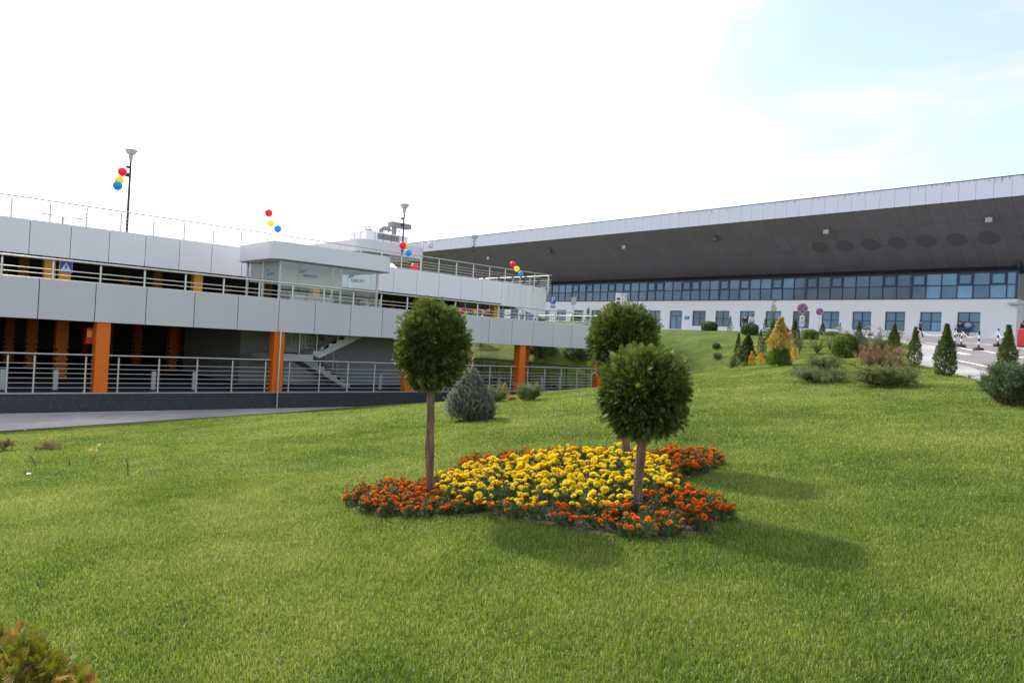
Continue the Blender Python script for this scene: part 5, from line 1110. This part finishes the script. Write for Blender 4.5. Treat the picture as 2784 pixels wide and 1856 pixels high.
# balloon garland hung before the terminal, seen under the upper storey
gd = at(*ze(780,775), 78); g0 = at(*ze(655,768), 78); g1 = at(*ze(905,776), 78); gr_ = empty('balloon_garland', g0, 0, 'garland of red, yellow and blue balloons seen through the upper storey', 'garland')
for i in range(22):
    t = i/21; q_ = (g1-g0)*t+Vector((0,0,-.25*math.sin(t*PI*3)**2)); MB().sphere(q_, .33, 10).build('balloon', (M['b_red'],M['b_yel'],M['b_blu'])[(i//2)%3], gr_)
    MB().sphere(q_+Vector((0,0,.4)), .3, 10).build('balloon', (M['b_yel'],M['b_blu'],M['b_red'])[(i//2)%3], gr_)
for t in (.0,1.0):
    q_ = (g1-g0)*t; MB().tube([q_, q_-Vector((0,0,g0.z-gz(g0.x,g0.y)))], .05, 8).build('pole', M['galv'], gr_)
# ------------------------------------------------------------------ marigolds
def flower_head(name, r, mt, seed):
    rr = np.random.default_rng(seed); V = []; Fq = []; tt = []
    for j, (el, rad_, n) in enumerate(((-.35,1.0,13),(-.05,1.0,13),(.25,.95,12),(.6,.82,10),(.95,.6,8),(1.3,.34,5))):
        for k in range(n):
            a = 2*PI*(k+.5*(j%2))/n+rr.normal(0,.08); c = np.array([math.cos(a)*math.cos(el), math.sin(a)*math.cos(el), math.sin(el)*.78])*rad_ if j else np.array([math.cos(a)*.95, math.sin(a)*.95, -.28])
            out = np.array([math.cos(a)*math.cos(el+.3), math.sin(a)*math.cos(el+.3), math.sin(el+.3)]); s = np.array([-math.sin(a), math.cos(a), 0]); up = np.cross(out, s); w_ = .30*rr.uniform(.8,1.2)
            b = len(V); tip = c*1.0+out*.16*rr.uniform(.6,1.4); base = c*.55; wv = rr.normal(0,.07)
            V += [base-s*w_*.5, base+s*w_*.5, tip+s*w_+up*(.10+wv), tip+up*(-.05+wv)+out*.06, tip-s*w_+up*(.10-wv)]; Fq.append((b,b+1,b+2,b+3,b+4)); t = np.clip(rr.normal(.5+.1*j/6,.2),0,1); tt += [t*.6,t*.6,t,t,t]
    V = np.array(V)*r; me = npmesh(name, V, [np.array(Fq)], np.array(tt)); me.materials.append(mt); return me
HY = [flower_head('flower_head', .028, M['m_yel'], i) for i in range(4)]
HO = [flower_head('flower_head', .022, M['m_ora'], 10+i) for i in range(3)]+[flower_head('flower_head', .021, M['m_gold'], 20)]
HYO = [flower_head('flower_head', .026, M['m_old'], 40+i) for i in range(2)]
HYS = [flower_head('flower_head', .021, M['m_yel'], 30+i) for i in range(2)]
def leafmound(h, r, n, seed):
    d = sphdirs(n); d[:,2] = np.abs(d[:,2]); fr = RNG.uniform(.25,1,n)**.6; pos = d*fr[:,None]*np.array([r,r,h]); pos[:,2] *= .9
    V0, F0 = TM['feather']; o = sprays('foliage', 'feather', pos, d*.6+np.array([0,0,.5])+RNG.normal(0,.35,(n,3)), RNG.uniform(.035,.065,n), .45+.25*RNG.normal(size=n), M['mleaf']); me = o.data; bpy.data.objects.remove(o); return me
LY = [leafmound(.165,.12,110,i) for i in range(4)]; LO = [leafmound(.13,.095,80,i) for i in range(3)]
def inpoly1(p, poly): return bool(inpoly(np.array([p[0]]), np.array([p[1]]), poly)[0])
def px(p):
    v = Vector(p)-EYE; c = v.dot(F); return PW/2+FPX*v.dot(CR)/c, PH/2-FPX*v.dot(CU)/c
YEL = [zg(*q) for q in ((985,1128),(1030,1112),(1085,1098),(1110,1084),(1190,1077),(1260,1064),(1330,1058),(1430,1058),(1475,1064),(1510,1080),(1535,1110),(1530,1140),(1440,1160),(1420,1190),(1330,1192),(1250,1180),(1180,1180),(1080,1178),(1045,1165),(1020,1145))]
bx = [p[0] for p in BEDP]; by = [p[1] for p in BEDP]
pts = []
def scatter(dmin, ntry, test):
    out = []
    for _ in range(ntry):
        p = (random.uniform(min(bx),max(bx)), random.uniform(min(by),max(by)))
        if not inpoly1(p, BEDP) or not test(p): continue
        dm = dmin(p) if callable(dmin) else dmin
        if all((p[0]-q[0])**2+(p[1]-q[1])**2 > dm*dm for q in out): out.append(p)
    return out
def inyel(p): q = px((p[0],p[1],gz(*p))); return bool(inpoly(np.array([q[0]]), np.array([q[1]]), YEL)[0])
def edge_ok(p, m_):
    for (ax, ay), (bx_, by_) in zip(BEDP, BEDP[1:]+BEDP[:1]):
        dx, dy = bx_-ax, by_-ay; t = max(0,min(1,((p[0]-ax)*dx+(p[1]-ay)*dy)/(dx*dx+dy*dy)))
        if math.hypot(p[0]-ax-t*dx, p[1]-ay-t*dy) < m_: return False
    return True
trunks = [G(*zg(985,1146)), G(*zg(1438,1062)), G(*zg(1463,1172))]
clear = lambda p: all(math.hypot(p[0]-t.x,p[1]-t.y) > .09 for t in trunks)
def bare(p):  # sparse soil patch at the front of the bed and around the front tree's foot
    q = px((p[0],p[1],gz(*p))); x, y = q[0]/1.1837, q[1]/1.1837
    return (1090 < x < 1260 and y > 1165) or (1400 < x < 1480 and 1175 < y < 1215) or (1560 < x < 1660 and y > 1205)
yel = scatter(.168, 6000, lambda p: inyel(p) and clear(p) and edge_ok(p,.025) and not bare(p))
ora = scatter(lambda p: .15 if bare(p) else .125, 6000, lambda p: not inyel(p) and clear(p) and edge_ok(p,.025) and not (bare(p) and random.random() < .35))
small = scatter(.14, 3000, lambda p: inyel(p) and bare(p) and clear(p) and edge_ok(p,.04))
print('marigolds', len(yel), len(ora), len(small))
def plant(p, kind):
    z = gz(*p); q = px((p[0],p[1],z)); x, y = q[0]/1.1837, q[1]/1.1837
    if kind == 'y': lab = 'yellow marigold plant in the dense middle of the flower bed'; gr = 'yellow marigolds in the middle of the bed'
    elif kind == 's': lab = 'small sparse yellow marigold plant on bare soil at the front of the bed'; gr = 'small yellow marigolds on the bare patch'
    else:
        nm = 'around the tallest ball tree' if x < 1100 and y > 1100 else 'in the far left corner of the bed' if x < 1350 and y < 1105 else 'in the far right lobe of the bed' if y < 1125 else 'around the foot of the front ball tree'
        lab = 'orange marigold plant '+nm; gr = 'orange marigolds '+nm
    o = empty('marigold', (p[0],p[1],z), random.uniform(0,6.28), lab, 'flower', gr); s = random.uniform(.85,1.15)*(1.0 if kind == 'y' else .92); o.scale = (s,s,s)
    me = random.choice(LY if kind == 'y' else LO); f = bpy.data.objects.new('foliage', me); COL.objects.link(f); f.parent = o
    if kind == 's': f.scale = (.8,.8,.7)
    n = random.choice((5,6,7,8)) if kind == 'y' else random.choice((4,5,6)); hs = HY if kind == 'y' else HO if kind == 'o' else HYS; used = []
    if kind == 'o': pick = [random.choice(HO[:3]), random.choice(HO)]
    for k in range(n):
        for _ in range(20):
            a = random.uniform(0,6.28); r_ = (.125 if kind == 'y' else .10)*math.sqrt(random.random())
            if all(math.hypot(r_*math.cos(a)-u[0], r_*math.sin(a)-u[1]) > (.048 if kind == 'y' else .038) for u in used): break
        used.append((r_*math.cos(a), r_*math.sin(a)))
        h = bpy.data.objects.new('flower_head', random.choice(HYO) if random.random() < .05 else random.choice(hs if kind != 'o' else pick)); COL.objects.link(h); h.parent = o
        top = (.190 if kind == 'y' else .135)*(1-.9*(r_/.19)**2)+random.uniform(-.035,.02)
        if kind == 's': top *= .8
        h.location = (r_*math.cos(a), r_*math.sin(a), top); h.rotation_euler = (random.gauss(0,.42), random.gauss(0,.42), random.uniform(0,6)); q_ = random.uniform(.55,1.28); h.scale = (q_,q_,q_)
for p in yel: plant(p, 'y')
for p in ora: plant(p, 'o')
for p in small: plant(p, 's')

# ------------------------------------------------------------------ shrubs and young trees
def base_of(q, d=None):
    if d is None: p = G(*q, lo=4)
    else: p = at(q[0], q[1], d); p.z = gz(p.x, p.y)
    return p, depth(p)/FPX
def stem(o, h, r, mt=None, z0=-.05): MB().tube([(0,0,z0),(r*.3,0,h*.5),(0,r*.2,h)], [r,r*.8,r*.3], 8).build('trunk', mt or M['bark2'], o)
def cone_tree(q, top, w_, label, mt='thuja_mid', d=None, name='conifer', group=None, pointy=1.0, n=2200, sz=None, spike=.0, tm='thuja', bot=.0):
    """slender conifer: base pixel, top pixel row, width in pixels"""
    p, k = base_of(q, d); H = (q[1]-top)*k; 
    if d: H = p.z*0+(at(q[0], top, d).z-p.z)
    R = w_*k/2; o = empty(name, p, random.uniform(0,6), label, 'conifer' if name == 'conifer' else 'shrub', group); stem(o, H*.8, max(.02,R*.09))
    t = RNG.random(n)**.85; t = np.where(t < .02, .02, t); a = RNG.uniform(0,2*PI,n)
    prof = np.interp(t, [0,.08,.25,.5,.7,.84,.93,1], [.62,.86,1,.80,.52,.27,.11,.05]) if pointy == 1 else np.where(t < .18, .72+.28*(t/.18), (1-(t-.18)/.82)**(.85*pointy))
    prof = np.maximum(prof*(1-spike*np.clip((t-.55)/.45,0,1)), .04)
    lump = 1+(.42 if 'gold' in mt else .26)*vnoise(np.c_[np.cos(a),np.sin(a),t*H/R*.8], 2.9, p.x)+.09*RNG.normal(size=n)
    r = R*prof*lump*np.where(RNG.random(n)<.7, RNG.uniform(.82,1.0,n), RNG.uniform(.2,.82,n))
    pos = np.c_[r*np.cos(a), r*np.sin(a), bot*H+t*H*(1-bot)*.96]; dr = np.c_[np.cos(a)*.55, np.sin(a)*.55, np.full(n,.75)]+RNG.normal(0,.25,(n,3))
    s = (sz or max(.05, min(.16, R*.34)))*RNG.uniform(.7,1.3,n)
    sprays('crown', tm, pos, dr, s, .45+.25*vnoise(pos, 5/max(R,.2), 1)+.15*RNG.normal(size=n), M[mt], o); return o
def ball_shrub(q, top, w_, label, mt='box', d=None, group=None, n=1500, flat=2.4, sz=None):
    p, k = base_of(q, d); H = (q[1]-top)*k if not d else at(q[0],top,d).z-p.z; R = w_*k/2; o = empty('round_shrub', p, random.uniform(0,6), label, 'shrub', group)
    b = MB()
    for i in range(7): a = i*.9; b.tube([(0,0,-.03),(R*.35*math.cos(a),R*.35*math.sin(a),H*.35),(R*.6*math.cos(a),R*.6*math.sin(a),H*.62)], [.03,.02,.01], 5)
    b.build('stems', M['bark2'], o)
    dd = sphdirs(n); boxy = 1/np.maximum((np.abs(dd)**flat).sum(1)**(1/flat), .2); fr = np.where(RNG.random(n) < .75, RNG.uniform(.88,1,n), RNG.uniform(.4,.88,n)); lump = 1+.08*vnoise(dd, 3.5, p.y)
    pos = dd*(fr*boxy*lump)[:,None]*np.array([R,R,H*.5])*.93+np.array([0,0,H*.5]); lw = np.where(dd[:,2] < 0, 1/np.maximum(np.sqrt(1-dd[:,2]**2), .35)**.85, 1); pos[:,:2] *= np.minimum(lw, 1.6)[:,None]; pos[:,2] = np.maximum(pos[:,2], .04)
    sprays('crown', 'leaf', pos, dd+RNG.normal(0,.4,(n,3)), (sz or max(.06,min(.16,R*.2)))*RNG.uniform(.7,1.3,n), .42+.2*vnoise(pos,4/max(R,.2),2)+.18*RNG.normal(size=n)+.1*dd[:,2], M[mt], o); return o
def arch_shrub(name, q, top, w_, label, mt, d=None, nb=26, n=26, sz=.09, spread=1.0, droop=.25, tm='sprig', wood='bark2', upright=.0, group=None, cat='shrub', azr=None):
    """shrub of arching branches set with sprigs"""
    p, k = base_of(q, d); H = (q[1]-top)*k if not d else at(q[0],top,d).z-p.z; R = w_*k/2; o = empty(name, p, 0, label, cat, group); b = MB(); PO = []; DI = []; TI = []
    multi = 'juniper' in name
    if multi: nb = int(nb*1.6); n = int(n*.8); sz = sz*1.15
    for i in range(nb):
        a = random.uniform(0,2*PI) if azr is None else rad(random.uniform(*azr)); q0 = R*.62*math.sqrt(random.random()) if multi else 0; s0 = Vector((q0*math.cos(a), q0*math.sin(a), 0)); a += random.gauss(0,.6) if multi else 0; L = R*((random.uniform(.55,.9) if i % 5 == 0 else random.uniform(.22,.5)) if multi else random.uniform(.45,1.05))*spread; hh = H*(random.choice((.45,.7,.9,1.25)) if multi else random.uniform(.55,1.2))*(1-.25*L/R*(1-upright))*(1-.45*(q0/R)**2); pr = []
        for j in range(7):
            t = j/6; pr.append(s0+Vector((math.cos(a)*L*t+.05*R*math.sin(j*1.7+i), math.sin(a)*L*t+.05*R*math.cos(j*2.1+i), .02+hh*(t**(.75 if upright < .5 else .9))-droop*hh*t**3)))
        b.tube(pr, [max(.006,R*.014)*(1-.12*j) for j in range(7)], 5)
        tv = random.gauss(.45,.16)
        for m_ in range(n):
            t = random.uniform(.02 if multi else .12,1)**.8; j = min(5,int(t*6)); f = t*6-j; c = pr[j].lerp(pr[j+1], f); dv = (pr[j+1]-pr[j]).normalized(); rv = Vector((random.gauss(0,1),random.gauss(0,1),random.gauss(.35,1))).normalized()
            PO.append(c+rv*.035*R); DI.append(dv*.8+rv*.6+Vector((0,0,.25))); TI.append(tv+random.gauss(0,.16))
    b.build('branches', M[wood], o); n_ = len(PO)
    sprays('foliage', tm, np.array(PO), np.array(DI), sz*RNG.uniform(.5,1.6,n_), np.array(TI), M[mt], o); return o
GH = 'slim conifers in the hedge row before the terminal'; GB = 'clipped round bushes in the hedge row before the terminal'; GT = 'slim conifers along the road edge'
# hedge row on the top of the far bank
ball_shrub(zd(955,768), zd(0,665)[1], 40, 'rounded bush right below the terminal door', 'boxdull', group=GB); ball_shrub(zd(1285,781), zd(0,683)[1], 41, 'rounded bush between the first and second windows right of the door', 'boxdull', group=GB)
ball_shrub(zd(1715,818), zd(0,698)[1], 46, 'larger rounded bush with two people standing behind it', 'boxdull', group=GB)
cone_tree(zd(750,757), zd(0,598)[1], 12, 'slim conifer left of the terminal door, beside the rear ball tree', 'thuja_dark', group=GH, spike=.5, n=700)
cone_tree(zd(1117,770), zd(0,606)[1], 13, 'slim conifer under the blue plaque, right of the door', 'thuja_dark', group=GH, spike=.4, n=700)
cone_tree(zd(1505,795), zd(0,622)[1], 14, 'slim conifer left of the bush with two people behind it', 'thuja_dark', group=GH, spike=.6, n=700)
cone_tree(zb(678,410), zb(0,95)[1], 14, 'slim conifer with a long thin tip', 'thuja_dark', 60, group=GH, spike=.6, n=800)
ball_shrub(zb(775,560), zb(0,285)[1], 26, 'dark round bush left of and behind the big golden conifer', 'box', 52, GB); ball_shrub(zb(1045,520), zb(0,262)[1], 26, 'dark round bush right of and behind the big golden conifer', 'thuja_dark', 52, GB)
cone_tree(zb(1225,520), zb(0,150)[1], 31, 'broad dark conifer left of the 120 m sign post', 'thuja_dark', 50, n=1300, spike=.5)
ball_shrub(zb(1500,525), zb(0,315)[1], 42, 'glossy round bush at the foot of the 120 m sign', 'boxbright', 54, GB); ball_shrub(zb(1930,470), zb(0,358)[1], 34, 'low round bush right of the no-parking sign', 'box', 58, GB)
cone_tree(zb(1738,420), zb(0,185)[1], 16, 'slim conifer beside the post of the no-parking sign', 'thuja_dark', 58, group=GH, n=700)
cone_tree(zc(25,255), zc(0,118)[1], 14, 'slim conifer under the corner of the window right of the no-parking sign', 'thuja_dark', 60, group=GH, n=700)
cone_tree(zc(226,240), zc(0,105)[1], 10, 'thin wispy conifer in front of a terminal window edge', 'thuja_mid', 56, group=GH, spike=.5, n=500)
ball_shrub(zc(275,405), zc(0,235)[1], 60, 'big bright green clipped bush before the lamp-lit window', 'boxbright', 40, GB, n=2200)
cone_tree(zc(440,352), zc(0,95)[1], 27, 'dark conifer right of the big bright clipped bush', 'thuja_dark', 40, n=1000, spike=.4)
# plants seen behind the terrace railing
cone_tree(sp(288,935), sp(0,770)[1], 11, 'small conifer behind the terrace end railing', 'thuja_dark', 62, n=500); ball_shrub(sp(670,950), sp(0,775)[1], 27, 'brown-edged round bush behind the end of the terrace railing', 'boxdull', 58); 
cone_tree(sp(915,980), sp(0,600)[1], 28, 'young blue spruce with a bare tip behind the terrace railing end', 'spruce', 52, n=900, tm='needle', spike=.72, pointy=1.3)
ball_shrub(ze(1320,860), ze(0,822)[1], 34, 'grey-green bush glimpsed under the curved roof end', 'boxdull', 62)
# cluster on the ridge
cone_tree(zb(165,960), zb(0,372)[1], 23, 'dark narrow conifer at the left end of the shrub group on the ridge', 'thuja_dark', 44, n=1500, spike=.35)
ball_shrub(zb(85,930), zb(0,790)[1], 16, 'low dull bush at the foot of the leftmost ridge conifer', 'boxdull', 43, n=500)
cone_tree(zb(350,820), zb(0,405)[1], 38, 'broad dark conifer second from the left on the ridge', 'thuja_dark', 47, n=1900, spike=.2)
cone_tree(zb(585,750), zb(0,300)[1], 17, 'slim dark conifer left of the big golden conifer', 'thuja_dark', 47, n=1000, spike=.5)
cone_tree(zb(650,760), zb(0,455)[1], 17, 'short dark conifer touching the left side of the golden conifer', 'thuja_dark', 46, n=900)
o = cone_tree(zb(930,1000), zb(0,90)[1], 54, 'tall conifer with golden top and green base', 'golden', 30, n=1500, spike=.45, bot=.25)
pg, kg = base_of(zb(930,1000), 30); n = 1700; dd = sphdirs(n); R = 215*kg/6.817; H = 400*kg/6.817; dd[:,2] = np.abs(dd[:,2])*1.0
pos = dd*(RNG.uniform(.3,1,n)**.5)[:,None]*np.array([R*.95,R*.95,H*.95]); sprays('lower_foliage', 'thuja', pos, dd+np.array([0,0,.9])+RNG.normal(0,.3,(n,3)), .13*RNG.uniform(.7,1.3,n), .5+.2*RNG.normal(size=n), M['broom'], o)
cone_tree(zb(1130,690), zb(0,355)[1], 34, 'golden conifer leaning out right of the tall golden one', 'golden', 31.5, n=900, pointy=.7, bot=.1); 
cone_tree(zb(428,972), zb(0,715)[1], 16, 'small bright golden conifer, left of the pair on the ridge', 'brightgold', n=650, sz=.07); cone_tree(zb(598,970), zb(0,740)[1], 19, 'small bright golden conifer, right of the pair on the ridge', 'brightgold', n=650, sz=.07)
cone_tree(zb(1220,855), zb(0,615)[1], 22, 'small bright golden conifer right of the tall golden one', 'brightgold', n=700, sz=.075)
arch_shrub('broom', zb(1320,770), zb(0,330)[1], 30, 'grey-green upright broom-like shrub right of the golden conifers', 'juniper', None, 26, 22, .13, 1, .05, upright=.9)
arch_shrub('broom', zb(1640,752), zb(0,440)[1], 70, 'light green feathery shrub in front of the 120 m sign bush', 'broom', None, 34, 26, .12, 1, .05, upright=.8)
arch_shrub('broom', zb(1880,700), zb(0,380)[1], 44, 'light green feathery shrub just left of the big bright clipped bush', 'broom', None, 26, 24, .12, 1, .05, upright=.8)
arch_shrub('sapling', zb(815,300), zb(0,-170)[1], 26, 'thin young tree with sparse pale leaves before a terminal window', 'broom', 50, 16, 10, .17, .6, .0, upright=1.0, tm='leaf', cat='tree')
arch_shrub('low_juniper', zb(30,1010), zb(0,940)[1], 30, 'brownish low tuft at the crest, left of the ridge conifers', 'juniper_br', None, 12, 14, .09); arch_shrub('low_juniper', zb(250,985), zb(0,915)[1], 34, 'dark low tuft at the crest under the ridge conifers', 'juniper_dk', None, 14, 14, .09)
ball_shrub(zd(1362,967), zd(0,912)[1], 20, 'upper of two small dark bushes on the far grass bank', 'thuja_dark', n=600); ball_shrub(zd(1370,1075), zd(0,1008)[1], 21, 'lower of two small dark bushes on the far grass bank', 'boxdull', n=600)
# junipers
arch_shrub('juniper', zc(40,690), zc(0,490)[1], 100, 'grey-green spreading juniper at the left rear of the juniper group', 'juniper', None, 44, 34, .12, 1, .22)
arch_shrub('juniper', zc(20,800), zc(0,630)[1], 150, 'low sprawling juniper at the left front, with a trailing branch', 'juniper', None, 50, 34, .10, 1.05, .35)
arch_shrub('juniper', zc(690,690), zc(0,395)[1], 140, 'brown withered juniper in the middle of the juniper group', 'juniper_br', None, 60, 40, .11, 1, .15, upright=.5)
arch_shrub('juniper', zc(760,850), zc(0,600)[1], 165, 'green juniper with a hooked dead branch in front of the brown one', 'juniper', None, 62, 40, .10, 1, .3)
arch_shrub('juniper', zc(590,500), zc(0,175)[1], 172, 'dark green spreading juniper behind the brown one', 'juniper_dk', None, 64, 40, .16, 1, .15)
pj, kj = base_of(zc(760,850)); tb = tag(MB().tube([(0,0,0),(.25,.02,.08),(.42,.03,.35),(.40,.03,.7),(.36,.02,.9)], [.014,.012,.010,.007,.004], 6).build('dead_branch', M['bark2']), 'bare hooked dead branch rising at the right side of the front juniper', 'branch'); tb.location = pj+RT*.55
cone_tree(zc(840,500), zc(0,128)[1], 34, 'slim conifer just right of the dark juniper', 'thuja_mid', group=GT, spike=.5); cone_tree(zc(1078,632), zc(0,158)[1], 33, 'slim conifer left of the freestanding one, near the walking man', 'thuja_mid', group=GT, spike=.5)
cone_tree(zc(1435,735), zc(0,122)[1], 46, 'tallest freestanding slim conifer at the lawn edge, left of the leaning men', 'thuja_mid', group=GT, spike=.45, n=3200); cone_tree(zc(2150,720), zc(0,132)[1], 44, 'slim conifer rising behind the dark bush at the far right', 'thuja_mid', 17.5, group=GT, spike=.55, n=3200)
arch_shrub('juniper', zc(2290,1060), zc(0,610)[1], 190, 'dense dark green bush at the right edge of the lawn', 'juniper_dk', None, 110, 60, .085, 1, .2, upright=.35)
# by the garage wall
o = cone_tree((1275,1143), 1012, 130, 'small blue-grey spruce beside the dark granite garage wall', 'spruce', n=4200, tm='needle', sz=.125, spike=.5)
ps, ks = base_of((1275,1143)); n = 130; t = RNG.uniform(.05,.98,n); a = RNG.uniform(0,2*PI,n); r = 64*ks*np.interp(t,[0,.25,.5,.7,.84,1],[.7,1,.80,.5,.24,.05])*.95; sprays('bud_tips', 'needle', np.c_[r*np.cos(a), r*np.sin(a), t*158*ks], np.c_[np.cos(a)*.5,np.sin(a)*.5,np.full(n,.9)], .05*RNG.uniform(.7,1.2,n), RNG.random(n), M['sprucebud'], o)
for q_, d_, l_ in (((0,0,128*ks),(0,0,1),.30),((.05,.02,112*ks),(.15,0,1),.2),((-.08,.03,100*ks),(-.2,.1,1),.22),((.12,-.06,92*ks),(.3,-.1,1),.2)): sprays('leader_shoot', 'needle', np.array([q_]), np.array([d_],float), np.array([l_]), np.array([.8]), M['sprucebud'], o)
zh = lambda a, b: (1180+a/5.113, 980+b/5.113)
arch_shrub('juniper', zh(850,590), zh(0,385)[1], 62, 'straggly juniper right behind the small spruce', 'juniper', None, 26, 26, .11, 1, .15, upright=.5)
arch_shrub('juniper', zh(1290,560), zh(0,340)[1], 66, 'straggly juniper under the right-hand orange column', 'juniper', None, 28, 26, .11, 1, .15, upright=.5)
cone_tree(zh(972,520), zh(0,320)[1], 20, 'little golden conifer between the two straggly junipers', 'golden', 20, n=600); ball_shrub(zh(1075,560), zh(0,505)[1], 20, 'tiny golden shrublet by the granite wall', 'golden', n=300)
# spruces on the bank behind the parking floor
for q, tp, w_, dd_, lab in ((ze(1310,1160), ze(0,1030)[1], 84, 47, 'dark spruce on the grass bank seen right of the orange column'),(ze(1660,1185), ze(0,1060)[1], 84, 46, 'dark spruce on the grass bank seen beside the rear ball tree'),(ze(800,1080), ze(0,1020)[1], 30, 50, 'shrub on the grass bank directly right of the tallest ball tree')):
    cone_tree(q, tp-40, w_, lab, 'juniper_dk' if w_ > 40 else 'juniper', n=2200 if w_ > 40 else 500, tm='needle', sz=.28 if w_ > 40 else .2, pointy=.7)
# golden conifer at the bottom left corner, close to the camera
pf = at(20, 1930, 2.9); pf.z = gz(pf.x, pf.y); fh = at(20,1745,2.9).z-pf.z; print('corner bush', fh); fo = empty('golden_shrub', pf, 0, 'tan and green golden conifer bush in the bottom left corner', 'shrub')
n = 2300; dd = sphdirs(n); dd[:,2] = np.abs(dd[:,2]); fr = RNG.uniform(.5,1,n)**.5; lump = 1+.12*vnoise(dd,4,3); pos = dd*(fr*lump)[:,None]*np.array([.30,.30,fh])
b = MB()
for i in range(16): a = i*2.4; e = .5+.2*(i%4); b.tube([(0,0,-.02),(.13*math.cos(a)*math.cos(e),.13*math.sin(a)*math.cos(e),.15*math.sin(e)+.03),(.27*math.cos(a)*math.cos(e),.27*math.sin(a)*math.cos(e),.9*fh*math.sin(e)+.02)], [.006,.004,.002], 5)
b.build('branches', M['bark2'], fo); tt = .5+.2*vnoise(pos,14,2)+.18*RNG.normal(size=n)
sprays('foliage', 'thuja', pos, dd+np.array([0,0,.25])+RNG.normal(0,.45,(n,3)), RNG.uniform(.045,.085,n), np.where(RNG.random(n) < .03, 1, np.clip(tt,0,.93)), M['foregold'], fo)
# sticks, dry branches and litter on the left lawn
zi = lambda a, b: (a/5.88, 1160+b/5.88)
for a, b_, lab in (((590,640),(478,452),'thin brown stick leaning left, nearest the dry branches'),((1097,640),(1112,525),'short brown stick standing in the left lawn, second from the left'),((2055,780),(2020,515),'tallest upright brown stick in the left lawn')):
    p, k = base_of(zi(*a)); e = at(*zi(*b_), depth(p)); s_ = MB().tube([(0,0,-.04), (e-p)*.5+Vector((.004,0,0)), e-p], [.009,.008,.006], 6).build('stick', M['bark2']); s_.location = p; tag(s_, lab, 'stick')
p, k = base_of(zi(1478,560)); e = at(*zi(1575,320), depth(p))-p; o = empty('dry_sprig', p, 0, 'thin twig with a few yellow leaves on the left lawn', 'twig'); MB().tube([(0,0,-.03), e*.5, e*.8+Vector((.02,0,0)), e], [.005,.004,.003,.002], 5).build('stem', M['bark2'], o)
sprays('leaves', 'leaf', np.array([e*.62, e*.8+Vector((-.03,0,0)), e*.95, e*.3+Vector((-.04,0,0))]), np.array([(0,0,1),(-1,0,.2),(0,0,1),(-1,0,.1)],float), np.array([.09,.10,.10,.06]), np.array([.6,.8,.9,.4]), M['golden'], o)
for q, tp, w_, lab, az in ((zi(60,400), zi(0,110)[1], 72, 'dry arching conifer branches lying at the far left lawn edge', None),(zi(760,375), zi(0,285)[1], 70, 'low heap of dry conifer twigs on the left lawn', None)):
    arch_shrub('dry_branches', q, tp, w_, lab, 'juniper_br', None, 14, 20, .09, 1, .6, cat='branches')
p, k = base_of(zi(355,790)); tag(sprays('fallen_leaf', 'leaf', np.array([(0,0,.03)]), np.array([(1,0,.3)]), [.09], [.1], mat('maroon_leaf', (.16,.012,.015), .5), None), 'dark red fallen leaf on the left lawn', 'leaf').location = p
p, k = base_of(zi(412,800)); tag(MB().add([(0,0,.03),(.06,.0,.035),(.07,.03,.03),(.02,.03,.045),(0,0,.034),(.06,0,.039),(.07,.03,.034),(.02,.03,.049)], [(0,1,2,3),(7,6,5,4),(0,4,5,1),(1,5,6,2),(2,6,7,3),(3,7,4,0)]).build('paper_scrap', M['white']), 'white scrap of paper beside the red leaf on the lawn', 'litter').location = p
